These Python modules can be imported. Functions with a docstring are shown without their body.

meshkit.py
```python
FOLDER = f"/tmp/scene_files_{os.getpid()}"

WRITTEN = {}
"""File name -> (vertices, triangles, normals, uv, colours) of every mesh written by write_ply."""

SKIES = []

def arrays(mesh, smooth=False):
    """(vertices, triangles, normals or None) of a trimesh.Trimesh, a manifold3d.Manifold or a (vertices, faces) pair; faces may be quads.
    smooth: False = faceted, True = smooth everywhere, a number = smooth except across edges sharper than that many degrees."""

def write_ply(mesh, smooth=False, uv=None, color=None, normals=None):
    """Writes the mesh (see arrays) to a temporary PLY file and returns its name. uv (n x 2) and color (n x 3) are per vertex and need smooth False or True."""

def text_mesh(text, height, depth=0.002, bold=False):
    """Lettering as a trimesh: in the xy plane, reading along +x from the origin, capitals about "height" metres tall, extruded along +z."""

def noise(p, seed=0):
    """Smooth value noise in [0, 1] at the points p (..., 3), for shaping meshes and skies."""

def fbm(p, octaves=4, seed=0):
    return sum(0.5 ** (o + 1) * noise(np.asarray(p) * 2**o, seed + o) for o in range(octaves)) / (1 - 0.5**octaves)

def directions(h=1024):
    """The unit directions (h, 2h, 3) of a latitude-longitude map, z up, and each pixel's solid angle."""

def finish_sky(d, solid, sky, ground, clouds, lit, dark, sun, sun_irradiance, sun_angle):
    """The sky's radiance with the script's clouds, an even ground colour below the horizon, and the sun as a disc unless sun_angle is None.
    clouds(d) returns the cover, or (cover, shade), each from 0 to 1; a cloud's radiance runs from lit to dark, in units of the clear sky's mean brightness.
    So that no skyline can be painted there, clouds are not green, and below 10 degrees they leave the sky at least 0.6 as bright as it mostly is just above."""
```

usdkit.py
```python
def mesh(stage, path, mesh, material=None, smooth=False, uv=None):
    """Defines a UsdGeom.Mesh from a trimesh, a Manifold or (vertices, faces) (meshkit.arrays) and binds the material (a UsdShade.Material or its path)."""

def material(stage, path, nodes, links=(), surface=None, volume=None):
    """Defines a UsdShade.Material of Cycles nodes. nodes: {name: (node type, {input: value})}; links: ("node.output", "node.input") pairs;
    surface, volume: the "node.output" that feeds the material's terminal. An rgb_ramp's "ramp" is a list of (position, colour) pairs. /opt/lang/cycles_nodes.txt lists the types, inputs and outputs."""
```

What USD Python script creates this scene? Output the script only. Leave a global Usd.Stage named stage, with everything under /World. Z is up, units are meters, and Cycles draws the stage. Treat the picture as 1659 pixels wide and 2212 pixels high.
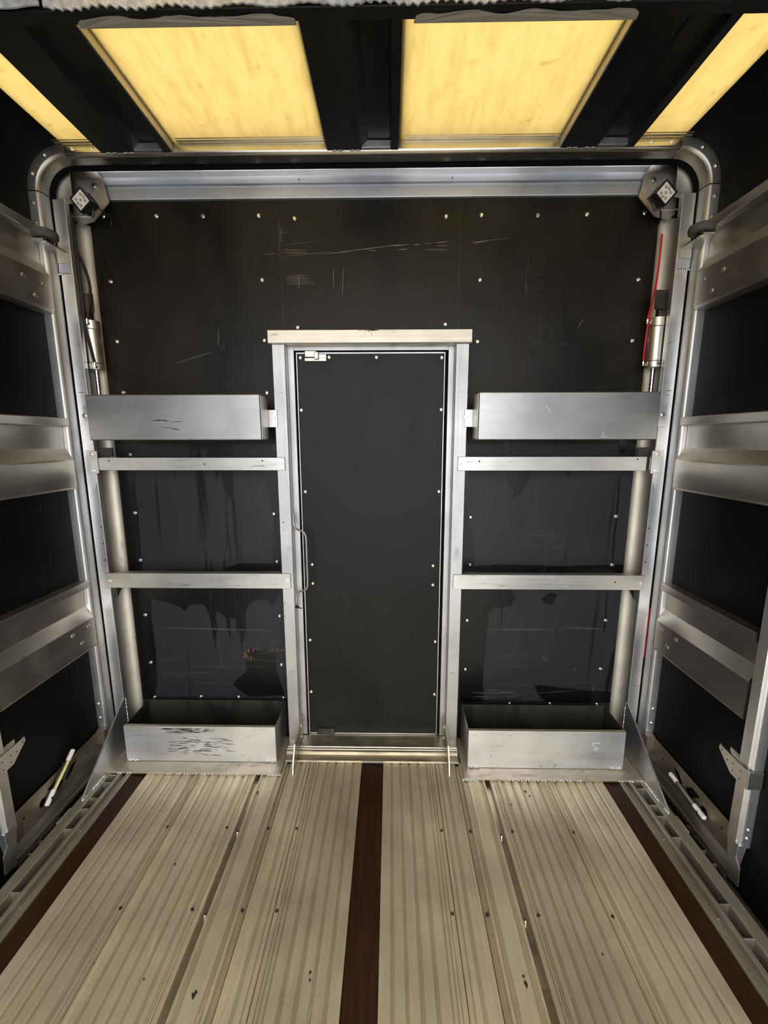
import math, random
import numpy as np, trimesh, usdkit, meshkit
from shapely.geometry import Polygon, box as sbox, Point
from shapely.ops import unary_union
from pxr import Usd, UsdGeom, UsdLux, Gf, Sdf, UsdShade

rng = random.Random(7)
stage = Usd.Stage.CreateInMemory()
UsdGeom.SetStageUpAxis(stage, UsdGeom.Tokens.z)
UsdGeom.SetStageMetersPerUnit(stage, 1.0)
UsdGeom.Xform.Define(stage, '/World')
UsdGeom.Scope.Define(stage, '/World/Looks')

# ------------------------------------------------------------------ camera, sky, exposure
EXPOSURE = 0.60
cam = UsdGeom.Camera.Define(stage, '/World/Camera')
F_PX, PITCH, YAW, ROLL = 900.494, 0.172169, -0.016045, -0.000976
fw = np.array([math.sin(YAW) * math.cos(PITCH), math.cos(YAW) * math.cos(PITCH), -math.sin(PITCH)])
rt0 = np.cross(fw, [0, 0, 1]); rt0 /= np.linalg.norm(rt0); up0 = np.cross(rt0, fw)
rt = math.cos(ROLL) * rt0 + math.sin(ROLL) * up0
up = -math.sin(ROLL) * rt0 + math.cos(ROLL) * up0
EYE = (0.074, 0.0, 1.35)
cam.AddTransformOp().Set(Gf.Matrix4d(*rt, 0, *up, 0, *(-fw), 0, *EYE, 1))
cam.CreateHorizontalApertureAttr(36.0)
cam.CreateVerticalApertureAttr(48.0)
cam.CreateFocalLengthAttr(F_PX / 1659 * 36.0)
cam.CreateClippingRangeAttr(Gf.Vec2f(0.02, 500))
cam.CreateExposureAttr(EXPOSURE)
dome = UsdLux.DomeLight.Define(stage, '/World/Sky')
dome.CreateIntensityAttr(1.0)
dome.CreateColorAttr(Gf.Vec3f(0.95, 0.98, 1.05))

# ------------------------------------------------------------------ scene helpers
count = {}
def numbered(parent, name):
    k = (parent, name); n = count.get(k, 0); count[k] = n + 1
    return f'{parent}/{name}' if n == 0 else f'{parent}/{name}_{n:03d}'

LOC = {}
def tag(prim, label=None, cat=None, group=None, kind=None):
    p = prim.GetPrim() if hasattr(prim, 'GetPrim') else prim
    for k, v in (('label', label), ('category', cat), ('group', group), ('kind', kind)):
        if v: p.SetCustomDataByKey(k, v)
    return p

def thing(name, label, cat, loc=(0, 0, 0), group=None, kind=None):
    path = numbered('/World', name)
    x = UsdGeom.Xform.Define(stage, path); x.AddTranslateOp().Set(Gf.Vec3d(*loc))
    LOC[path] = np.array(loc, float)
    return tag(x, label, cat, group, kind)

def obj(name, mesh, mat, parent=None, smooth=30, label=None, kind=None):
    """One Mesh prim; vertices are given in world coordinates."""
    if isinstance(mesh, list): mesh = trimesh.util.concatenate(mesh)
    base = str(parent.GetPath()) if parent is not None else '/World'
    path = numbered(base, name)
    off = LOC.get('/'.join(path.split('/')[:3]), None)
    m = mesh.copy()
    if off is not None and parent is not None: m.apply_translation(-off)
    g = usdkit.mesh(stage, path, m, M[mat], smooth=smooth)
    return tag(g, label=label, kind=kind)

# ------------------------------------------------------------------ shapes
def bx(x0, x1, y0, y1, z0, z1, c=0.0015):
    x0, x1 = min(x0, x1), max(x0, x1); y0, y1 = min(y0, y1), max(y0, y1); z0, z1 = min(z0, z1), max(z0, z1)
    c = min(c, (x1 - x0) * .3, (y1 - y0) * .3, (z1 - z0) * .3)
    if c <= 1e-5:
        return trimesh.creation.box(bounds=[[x0, y0, z0], [x1, y1, z1]])
    P = []
    for sx in (0, 1):
        for sy in (0, 1):
            for sz in (0, 1):
                p = np.array([x1 if sx else x0, y1 if sy else y0, z1 if sz else z0])
                d = np.array([-1 if sx else 1, -1 if sy else 1, -1 if sz else 1]) * c
                P += [p + d * [0, 1, 1], p + d * [1, 0, 1], p + d * [1, 1, 0]]
    return trimesh.convex.convex_hull(np.array(P))

def ext(poly, axis, a, b):
    """Extrude a polygon along an axis. Polygon plane: x -> (y,z), y -> (x,z), z -> (x,y)."""
    if not isinstance(poly, Polygon) and not hasattr(poly, 'geoms'): poly = Polygon(poly)
    poly = poly.buffer(0)
    out = []
    for g in getattr(poly, 'geoms', [poly]):
        m = trimesh.creation.extrude_polygon(g, abs(b - a), engine='earcut')
        v = np.array(m.vertices); v[:, 2] += min(a, b)
        if axis == 'x': w = v[:, [2, 0, 1]]; flip = False
        elif axis == 'y': w = v[:, [0, 2, 1]]; flip = True
        else: w = v; flip = False
        f = np.array(m.faces)
        out.append(trimesh.Trimesh(w, f[:, ::-1] if flip else f, process=False))
    return trimesh.util.concatenate(out)

def cyl(p, q, r, n=16, r2=None):
    p, q = np.array(p, float), np.array(q, float); d = q - p; h = np.linalg.norm(d)
    r2 = r if r2 is None else r2
    m = trimesh.creation.revolve([[0, 0], [r, 0], [r2, h], [0, h]], sections=n)
    m.apply_transform(trimesh.geometry.align_vectors([0, 0, 1], d / h)); m.apply_translation(p)
    return m

def lathe(prof, p, d, n=20):
    m = trimesh.creation.revolve(prof, sections=n)
    m.apply_transform(trimesh.geometry.align_vectors([0, 0, 1], np.array(d, float) / np.linalg.norm(d))); m.apply_translation(p)
    return m

def smoothpath(pts, n=6):
    P = np.array(pts, float); P = np.vstack([2 * P[0] - P[1], P, 2 * P[-1] - P[-2]]); out = []
    for i in range(1, len(P) - 2):
        for t in np.linspace(0, 1, n, endpoint=False):
            a, b, c, d = P[i - 1], P[i], P[i + 1], P[i + 2]
            out.append(.5 * (2 * b + (c - a) * t + (2 * a - 5 * b + 4 * c - d) * t * t + (3 * b - a - 3 * c + d) * t ** 3))
    out.append(P[-2]); return np.array(out)

def tube(pts, r, n=8, sub=5):
    P = smoothpath(pts, sub) if sub else np.array(pts, float)
    T = np.gradient(P, axis=0); T /= np.linalg.norm(T, axis=1, keepdims=True)
    a = np.cross(T[0], [0.3, 1, .2]); a /= np.linalg.norm(a); V = []
    for p, t in zip(P, T):
        a = a - t * (a @ t); a /= np.linalg.norm(a); b = np.cross(t, a)
        for k in range(n):
            w = 2 * math.pi * k / n; V.append(p + r * (math.cos(w) * a + math.sin(w) * b))
    F = []
    for i in range(len(P) - 1):
        for k in range(n):
            k2 = (k + 1) % n; q = [i * n + k, i * n + k2, (i + 1) * n + k2, (i + 1) * n + k]
            F += [[q[0], q[1], q[2]], [q[0], q[2], q[3]]]
    V.append(P[0]); V.append(P[-1]); c0, c1 = len(V) - 2, len(V) - 1; e = (len(P) - 1) * n
    for k in range(n):
        F += [[c0, (k + 1) % n, k], [c1, e + k, e + (k + 1) % n]]
    m = trimesh.Trimesh(V, F, process=False)
    if m.volume < 0: m.invert()
    return m

def sweep(path, prof):
    """path: list of ((x,z), inward normal (x,z)); prof: closed polygon of (inset, y)."""
    V, n = [], len(prof)
    for (p, nn) in path:
        for (u, y) in prof: V.append((p[0] + nn[0] * u, y, p[1] + nn[1] * u))
    F = []
    for i in range(len(path) - 1):
        for k in range(n):
            k2 = (k + 1) % n; q = [i * n + k, i * n + k2, (i + 1) * n + k2, (i + 1) * n + k]
            F += [[q[0], q[1], q[2]], [q[0], q[2], q[3]]]
    cap = trimesh.creation.triangulate_polygon(Polygon(prof), engine='earcut')
    cv, cf = cap
    idx = [min(range(n), key=lambda j: (prof[j][0] - c[0]) ** 2 + (prof[j][1] - c[1]) ** 2) for c in cv]
    e = (len(path) - 1) * n
    for f in cf:
        F.append([idx[f[0]], idx[f[1]], idx[f[2]]]); F.append([e + idx[f[2]], e + idx[f[1]], e + idx[f[0]]])
    m = trimesh.Trimesh(V, F, process=False); m.fix_normals(); return m

def bolt(p, d, r=.007, h=.004, n=6, washer=True):
    """hex head on a washer, base at p, pointing along d"""
    p = np.array(p, float); d = np.array(d, float) / np.linalg.norm(d)
    out = []
    if washer: out.append(cyl(p - d * .001, p + d * .0012, r * 1.45, 10)); p = p + d * .001
    out.append(lathe([[0, 0], [r, 0], [r, h * .75], [r * .75, h], [0, h]], p, d, n))
    return trimesh.util.concatenate(out)

def rivet(p, d=(0, -1, 0), r=.0085):
    return lathe([[0, -.001], [r, -.001], [r * .95, r * .25], [r * .62, r * .5], [r * .3, r * .52], [r * .28, r * .35], [0, r * .35]], p, d, 10)

def weld(p, q, r=.004, step=.006):
    """a row of overlapping weld beads"""
    p, q = np.array(p, float), np.array(q, float); n = max(2, int(np.linalg.norm(q - p) / step)); out = []
    for i in range(n):
        s = trimesh.creation.icosphere(1, r * (1 + .25 * math.sin(i * 2.3)))
        s.apply_translation(p + (q - p) * i / (n - 1) + np.array([math.sin(i * 5.1), math.sin(i * 3.7), math.sin(i * 1.9)]) * r * .12); out.append(s)
    return trimesh.util.concatenate(out)

def mir(m):
    m = m.copy(); v = np.array(m.vertices); v[:, 0] *= -1
    return trimesh.Trimesh(v, np.array(m.faces)[:, ::-1], process=False)

# ------------------------------------------------------------------ materials
M = {}
def mat(name, nodes, links, surface='p.BSDF'):
    M[name] = usdkit.material(stage, f'/World/Looks/{name}', nodes, links, surface=surface)

def plain(name, color, rough=.5, metal=0., spec=.5, **kw):
    mat(name, {'p': ('principled_bsdf', dict(base_color=color, roughness=rough, metallic=metal, specular_ior_level=spec, **kw))}, [])

def alu(name, color, dirt, rough=(.28, .5), metal=1., amount=(.5, .75), dscale=(6, 6, 6), grain=(3, 3, 120), bump=.05, dmax=1.0, dmetal=.3, var=.25, groove=False):
    """brushed, worn aluminium: a grain that varies gloss, cloudy tone, and grime in patches"""
    n = {'g': ('geometry', {}),
         'm1': ('mapping', {'scale': dscale}), 'n1': ('noise_texture', {'scale': 1.0, 'detail': 7, 'roughness': .68, 'distortion': .4}),
         'r1': ('map_range', {'from_min': amount[0], 'from_max': amount[1], 'to_min': 0., 'to_max': dmax, 'clamp': True}),
         'm2': ('mapping', {'scale': grain}), 'n2': ('noise_texture', {'scale': 1.0, 'detail': 4, 'roughness': .6}),
         'r2': ('map_range', {'from_min': .3, 'from_max': .7, 'to_min': rough[0], 'to_max': rough[1], 'clamp': True}),
         'n3': ('noise_texture', {'scale': 4.5, 'detail': 3, 'roughness': .5}),
         'r3': ('map_range', {'from_min': .3, 'from_max': .7, 'to_min': 1 - var, 'to_max': 1 + var * .3, 'clamp': True}),
         'v3': ('combine_xyz', {}),
         'c0': ('mix', {'mix_type': 'multiply', 'fac': 1.0, 'color1': color}),
         'c1': ('mix', {'mix_type': 'mix', 'color2': dirt}),
         'me': ('map_range', {'from_min': 0., 'from_max': 1., 'to_min': metal, 'to_max': dmetal, 'clamp': True}),
         'ra': ('math', {'math_type': 'multiply_add', 'value2': .18}),
         'b': ('bump', {'strength': bump, 'distance': .002}),
         'p': ('principled_bsdf', {})}
    l = [('g.position', 'm1.vector'), ('m1.vector', 'n1.vector'), ('n1.fac', 'r1.value'),
         ('g.position', 'm2.vector'), ('m2.vector', 'n2.vector'), ('n2.fac', 'r2.value'),
         ('g.position', 'n3.vector'), ('n3.fac', 'r3.value'), ('r3.result', 'v3.x'), ('r3.result', 'v3.y'), ('r3.result', 'v3.z'),
         ('v3.vector', 'c0.color2'), ('c0.color', 'c1.color1'), ('r1.result', 'c1.fac'), ('c1.color', 'p.base_color'),
         ('r1.result', 'me.value'), ('me.result', 'p.metallic'), ('r1.result', 'ra.value1'), ('r2.result', 'ra.value3'), ('ra.value', 'p.roughness'),
         ('n2.fac', 'b.height'), ('b.normal', 'p.normal')]
    if groove:   # dirt packed in the grooves, crossed by the ticks of the rolled tread
        n.update({'sz': ('separate_xyz', {}), 'rz': ('map_range', {'from_min': -.0006, 'from_max': -.003, 'to_min': 0., 'to_max': .36, 'clamp': True}),
                  'wv': ('wave_texture', {'wave_type': 'bands', 'bands_direction': 'y', 'scale': 42., 'distortion': .6}), 'rw': ('map_range', {'from_min': 0., 'from_max': 1., 'to_min': .80, 'to_max': 1., 'clamp': True}),
                  'mw': ('mapping', {'scale': (34, 4.5, 34)}), 'nw': ('noise_texture', {'scale': 1., 'detail': 5, 'roughness': .62, 'distortion': .9}), 'rwr': ('map_range', {'from_min': .60, 'from_max': .74, 'to_min': 0., 'to_max': .55, 'clamp': True}), 'c5': ('mix', {'mix_type': 'mix', 'color2': (.92, .85, .66)}),
                  'oi': ('object_info', {}), 'ro': ('map_range', {'from_min': 0., 'from_max': 1., 'to_min': .86, 'to_max': 1.06, 'clamp': True}), 'vo': ('combine_xyz', {}), 'c4': ('mix', {'mix_type': 'multiply', 'fac': 1.0}),
                  'mz': ('math', {'math_type': 'multiply'}), 'c2': ('mix', {'mix_type': 'mix', 'color2': (.145, .110, .060)})})
        l.remove(('c1.color', 'p.base_color'))
        l += [('g.position', 'sz.vector'), ('sz.z', 'rz.value'), ('g.position', 'wv.vector'), ('wv.fac', 'rw.value'), ('rz.result', 'mz.value1'), ('rw.result', 'mz.value2'),
              ('mz.value', 'c2.fac'), ('c1.color', 'c2.color1'), ('oi.random', 'ro.value'), ('ro.result', 'vo.x'), ('ro.result', 'vo.y'), ('ro.result', 'vo.z'),
              ('g.position', 'mw.vector'), ('mw.vector', 'nw.vector'), ('nw.fac', 'rwr.value'), ('rwr.result', 'c5.fac'), ('c2.color', 'c5.color1'), ('c5.color', 'c4.color1'), ('vo.vector', 'c4.color2'), ('c4.color', 'p.base_color')]
    mat(name, n, l)

alu('bright_aluminium', (.73, .725, .715), (.10, .09, .08), rough=(.40, .50), amount=(.66, .80), dscale=(7, 7, 3), grain=(160, 160, 3), dmax=.6)
alu('cross_aluminium', (.72, .74, .77), (.12, .105, .09), rough=(.52, .60), amount=(.66, .85), dscale=(3, 7, 7), grain=(2, 160, 160), dmax=.5)
alu('jamb_aluminium', (.55, .545, .54), (.09, .08, .07), rough=(.46, .54), amount=(.62, .80), dscale=(9, 9, 4), grain=(160, 160, 3), dmax=.6)
alu('hoop_aluminium', (.74, .74, .74), (.12, .105, .09), rough=(.20, .27), amount=(.66, .85), dscale=(3, 7, 7), grain=(2, 160, 160), dmax=.5, bump=.02)
alu('dull_aluminium', (.60, .575, .52), (.16, .13, .09), rough=(.36, .46), amount=(.52, .85), dscale=(5, 5, 5), grain=(4, 4, 90), dmax=.5)
alu('rail_aluminium', (.54, .50, .43), (.22, .18, .13), rough=(.33, .38), amount=(.5, .9), dscale=(5, 5, 5), grain=(70, 3, 70), dmax=.45, bump=.01, var=.15)
alu('scuffed_aluminium', (.64, .62, .58), (.05, .045, .04), rough=(.38, .5), amount=(.60, .70), dscale=(7, 9, 70), grain=(5, 5, 120), dmax=.75)
alu('box_aluminium', (.44, .435, .42), (.08, .075, .07), rough=(.40, .45), amount=(.70, .80), dscale=(8, 8, 22), grain=(6, 6, 80), dmax=.45, bump=.008)
alu('trough_aluminium', (.86, .87, .89), (.04, .035, .03), rough=(.44, .54), amount=(.62, .70), dscale=(22, 22, 60), grain=(5, 5, 60), dmax=.85, bump=.02)
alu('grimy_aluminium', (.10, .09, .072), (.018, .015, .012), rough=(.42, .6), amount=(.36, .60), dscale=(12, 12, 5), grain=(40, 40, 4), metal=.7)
alu('sill_aluminium', (.62, .56, .43), (.30, .24, .15), rough=(.30, .45), amount=(.45, .8), dscale=(7, 7, 7), grain=(3, 60, 60), dmax=.6)
alu('plate_aluminium', (.62, .55, .42), (.16, .12, .07), rough=(.4, .55), amount=(.5, .75), dscale=(10, 22, 10), grain=(30, 30, 30), metal=.75, dmax=.8)
alu('track_aluminium', (.44, .40, .31), (.12, .10, .07), rough=(.4, .55), amount=(.5, .75), dscale=(20, 6, 20), grain=(60, 3, 60), metal=.75, dmax=.8)
alu('floor_aluminium', (.80, .70, .49), (.42, .335, .19), rough=(.38, .52), amount=(.42, .74), dscale=(26, 2.2, 26), grain=(170, 3, 60), metal=.62, dmax=.75, bump=.06, dmetal=.35, var=.3, groove=True)
alu('header_aluminium', (.72, .67, .56), (.09, .07, .05), rough=(.42, .55), amount=(.60, .72), dscale=(7, 7, 28), grain=(3, 30, 90), dmax=.7, metal=.7)
alu('column_aluminium', (.74, .68, .56), (.14, .10, .06), rough=(.50, .6), amount=(.60, .75), dscale=(20, 20, 6), grain=(80, 80, 4), dmax=.7, metal=.55)
alu('skirt_aluminium', (.46, .39, .29), (.13, .10, .065), rough=(.42, .52), amount=(.5, .8), dscale=(10, 6, 10), grain=(30, 4, 30), dmax=.6)
alu('sill_side_aluminium', (.25, .22, .17), (.06, .05, .035), rough=(.45, .55), amount=(.45, .75), dscale=(10, 6, 10), grain=(30, 4, 30), dmax=.6)
alu('satin_aluminium', (.64, .60, .53), (.3, .27, .22), rough=(.36, .42), amount=(.6, .9), dscale=(6, 6, 6), grain=(90, 90, 4), dmax=.4, bump=.01)
plain('zinc', (.78, .78, .77), .28, 1.)
plain('galvanised', (.50, .52, .55), .5, .9)
plain('chrome', (.85, .85, .85), .12, 1.)
plain('dark_steel', (.10, .09, .08), .45, .8)
plain('rubber', (.035, .033, .03), .65)
plain('grey_rubber', (.07, .065, .06), .75)
plain('black_gap', (.004, .004, .004), .9, 0, .1)
plain('black_hose', (.012, .010, .010), .38)
plain('red_hose', (.62, .02, .03), .35)
plain('black_plastic', (.012, .012, .012), .5)
plain('white_plastic', (.78, .76, .70), .4)
plain('yellow_strip', (.80, .78, .30), .35)
plain('sticker_yellow', (.75, .55, .08), .5)
plain('lens', (.90, .89, .84), .15, .1)
plain('led', (.55, .52, .42), .2, .3)
plain('scuff', (.23, .20, .155), .8)
plain('pale_scuff', (.055, .053, .049), .8)
plain('wet_stain', (.0035, .0033, .003), .34, 0, .35)
plain('rust_scuff', (.20, .11, .055), .8)
plain('ink', (.02, .018, .016), .7)
plain('void', (.006, .006, .006), .9, 0, .05)
plain('underside', (.03, .024, .016), .8)
plain('red_seal', (.35, .012, .012), .6)

def panel(name, base, dust, rough, amount, dscale, dmax, spec=.35, rib=None):
    n = {'g': ('geometry', {}), 'm1': ('mapping', {'scale': dscale}), 'n1': ('noise_texture', {'scale': 1., 'detail': 6, 'roughness': .6, 'distortion': .6}),
         'r1': ('map_range', {'from_min': amount[0], 'from_max': amount[1], 'to_min': 0., 'to_max': dmax, 'clamp': True}),
         'c1': ('mix', {'mix_type': 'mix', 'color1': base, 'color2': dust}),
         'm2': ('mapping', {'scale': (900, 1, 900)}), 'w': ('noise_texture', {'scale': 1., 'detail': 1}),
         'm3': ('mapping', {'scale': (330, 1, .01)}), 'w3': ('noise_texture', {'scale': 1., 'detail': 0}),
         'ad': ('math', {'math_type': 'multiply_add', 'value2': .25}),
         'r2': ('map_range', {'from_min': 0., 'from_max': 1., 'to_min': rough, 'to_max': rough + .22, 'clamp': True}),
         'b': ('bump', {'strength': .10, 'distance': .001}), 'p': ('principled_bsdf', {'specular_ior_level': spec})}
    l = [('g.position', 'm1.vector'), ('m1.vector', 'n1.vector'), ('n1.fac', 'r1.value'), ('r1.result', 'c1.fac'), ('c1.color', 'p.base_color'),
         ('r1.result', 'r2.value'), ('r2.result', 'p.roughness'), ('g.position', 'm2.vector'), ('m2.vector', 'w.vector'),
         ('g.position', 'm3.vector'), ('m3.vector', 'w3.vector'), ('w.fac', 'ad.value1'), ('w3.fac', 'ad.value3'), ('ad.value', 'b.height'), ('b.normal', 'p.normal')]
    mat(name, n, l)
panel('black_panel', (.0065, .0055, .0042), (.030, .024, .015), .36, (.35, .8), (2.2, 2.2, 1.6), .9, spec=.25)
panel('dusty_panel', (.004, .004, .004), (.020, .0215, .0245), .30, (.34, .42), (9, 9, .9), .85)
panel('door_panel_black', (.006, .006, .005), (.020, .0195, .0165), .38, (.4, .8), (2.5, 2.5, 1.2), .8, spec=.2)
panel('side_panel', (.0035, .0032, .003), (.008, .007, .006), .45, (.4, .8), (2, 2, 2), .8, spec=.12)
panel('roof_black', (.011, .010, .009), (.030, .028, .024), .40, (.4, .75), (5, 1.2, 5), .8, spec=.36)

mat('wood', {'g': ('geometry', {}), 'm': ('mapping', {'scale': (38, 2.6, 20)}), 'n': ('noise_texture', {'scale': 1., 'detail': 5, 'roughness': .65, 'distortion': 1.6}),
             'r': ('rgb_ramp', {'ramp': [(0., (.008, .0028, .0008)), (.45, (.025, .009, .0024)), (.7, (.046, .018, .006)), (1., (.09, .04, .016))]}),
             'b': ('bump', {'strength': .15, 'distance': .001}), 'p': ('principled_bsdf', {'roughness': .5, 'specular_ior_level': .3})},
    [('g.position', 'm.vector'), ('m.vector', 'n.vector'), ('n.fac', 'r.fac'), ('r.color', 'p.base_color'), ('n.fac', 'b.height'), ('b.normal', 'p.normal')])
# translucent roof lights: yellowed glass-fibre sheet that lets the daylight above through; stained
mat('translucent_sheet', {'g': ('geometry', {}), 'm': ('mapping', {'scale': (34, 7, 9), 'rotation': (0, 0, .12)}), 'n': ('noise_texture', {'scale': 1., 'detail': 7, 'roughness': .7, 'distortion': .8}),
    'r': ('map_range', {'from_min': .46, 'from_max': .80, 'to_min': 0., 'to_max': .46, 'clamp': True}),
    'n2': ('noise_texture', {'scale': 24., 'detail': 3}), 'r2': ('map_range', {'from_min': .66, 'from_max': .80, 'to_min': 0., 'to_max': .7, 'clamp': True}),
    'mx': ('math', {'math_type': 'maximum'}),
    'c': ('mix', {'mix_type': 'mix', 'color1': (.655, .545, .295), 'color2': (.43, .32, .13)}),
    't': ('translucent_bsdf', {}), 'd': ('diffuse_bsdf', {}), 's': ('mix_closure', {'fac': .25})},
    [('g.position', 'm.vector'), ('m.vector', 'n.vector'), ('n.fac', 'r.value'), ('g.position', 'n2.vector'), ('n2.fac', 'r2.value'),
     ('r.result', 'mx.value1'), ('r2.result', 'mx.value2'), ('mx.value', 'c.fac'), ('c.color', 't.color'), ('c.color', 'd.color'),
     ('t.BSDF', 's.closure1'), ('d.BSDF', 's.closure2')], 's.closure')
mat('fabric', {'g': ('geometry', {}), 'n': ('noise_texture', {'scale': 60., 'detail': 4}), 'r': ('rgb_ramp', {'ramp': [(.3, (.34, .335, .33)), (.7, (.66, .655, .66))]}),
    'b': ('bump', {'strength': .3, 'distance': .002}), 'p': ('principled_bsdf', {'roughness': .9, 'specular_ior_level': .1})},
    [('g.position', 'n.vector'), ('n.fac', 'r.fac'), ('r.color', 'p.base_color'), ('n.fac', 'b.height'), ('b.normal', 'p.normal')])
plain('torn_fabric', (.42, .385, .32), .9, 0, .1)
mat('yard', {'g': ('geometry', {}), 'n': ('noise_texture', {'scale': 3., 'detail': 6}), 'r': ('rgb_ramp', {'ramp': [(.3, (.30, .295, .28)), (.7, (.42, .41, .39))]}),
    'p': ('principled_bsdf', {'roughness': .9})}, [('g.position', 'n.vector'), ('n.fac', 'r.fac'), ('r.color', 'p.base_color')])

# ------------------------------------------------------------------ main dimensions
XW = 1.19            # side wall lining
YW = 1.756           # front wall lining
YA = 1.60            # front hoop, face of its flange
YP = 1.647           # face of the front posts
YB = -0.75           # open rear end
ZR = 2.346           # roof lights
HOOP = [(0, 0), (.026, 0), (.031, .003), (.034, .008), (.038, .012), (.0415, .045), (.036, .046), (.033, .016), (.027, .008), (0, .006)]

# ------------------------------------------------------------------ setting: ground, floor, walls, ceiling
g = obj('ground', bx(-30, 30, -40, 25, -1.25, -1.2, 0), 'yard', smooth=False); tag(g, 'pale grey yard outside the open rear end', 'ground', kind='structure')

floor = thing('floor', 'ribbed aluminium plank floor with three dark wood strips', 'floor', kind='structure')
def plank(x0, x1, feats, sgn):
    """top profile from x0 to x1 with features (a, b, height, slope)"""
    pts = [(x0, 0.)]
    for a, b, dz, s in feats:
        pts += [(a, 0.), (a + s, dz), (b - s, dz), (b, 0.)]
    pts += [(x1, 0.), (x1, -.02), (x0, -.02)]
    out = [pts[0]]
    for q in pts[1:]:
        if abs(q[0] - out[-1][0]) > 1e-6 or abs(q[1] - out[-1][1]) > 1e-6: out.append(q)
    out = [(sgn * x, z) for x, z in out]
    return ext(Polygon(out), 'y', YB, 1.556)
V = lambda a, b: (a, b, -.0032, min(.0035, (b - a) * .4))
G = lambda a, b: (a, b, -.003, (b - a) * .3)
U = lambda a, b: (a, b, .005, .0015)
PL = [(.0455, .2615, [V(.074, .087), V(.111, .123), V(.147, .161), V(.185, .198), G(.223, .229), G(.236, .241), G(.246, .250)]),
      (.2635, .3435, [U(.264, .2735), G(.276, .2795), V(.294, .308), U(.333, .343)]),
      (.3455, .4525, [(.346, .363, -.010, .001), U(.3635, .371), (.3715, .386, -.004, .001), (.43, .4445, -.004, .001), U(.445, .4522)]),
      (.474, .6995, [G(.4865, .490), G(.495, .4985), G(.501, .504), V(.517, .531), V(.553, .566), V(.586, .599), V(.619, .632), V(.657, .672), U(.689, .698)]),
      (.7015, .923, [G(.704, .708), G(.713, .7165), V(.725, .744), V(.774, .786), V(.809, .821), V(.844, .857), V(.878, .890)])]
for s in (-1, 1):
    for x0, x1, f in PL: obj('floor_plank', plank(x0, x1, f, s), 'floor_aluminium', floor, smooth=False)
for x0, x1 in ((-.990, -.9245), (-.0445, .0445), (.9245, .990)):
    obj('wood_strip', bx(x0, x1, YB, 1.556, -.026, -.006, .001), 'wood', floor, label='dark brown wooden floor strip')
obj('subfloor', bx(-1.20, 1.20, YB, 1.80, -.12, -.085, 0), 'underside', floor, smooth=False)
for yb in (1.25, .99, .73):
    for s in (-1, 1):
        for xb in (.2545, .355, .502, .7135):
            obj('floor_bolt', [lathe([[0, .0006], [.004, .0006], [.0048, .0012], [.0048, -.004], [0, -.004]], (s * xb, yb, .001), (0, 0, 1), 10)], 'dark_steel', floor)
        obj('floor_bolt', lathe([[0, .004], [.004, .004], [.006, .001], [.006, -.02], [0, -.02]], (s * .462, yb - .005, -.012), (0, 0, 1), 10), 'chrome', floor)
for s in (-1, 1): obj('slot_bed', bx(s * .452, s * .4745, YB, 1.556, -.024, -.019, 0), 'sill_aluminium', floor, smooth=False)
def blot(x, y, r, seed):
    q = random.Random(seed); n = 11
    return ext(Polygon([(x + r * (.25 + .75 * q.random()) * math.cos(6.283 * k / n), y + 1.3 * r * (.25 + .75 * q.random()) * math.sin(6.283 * k / n)) for k in range(n)]), 'z', .0002, .0009)
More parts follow.
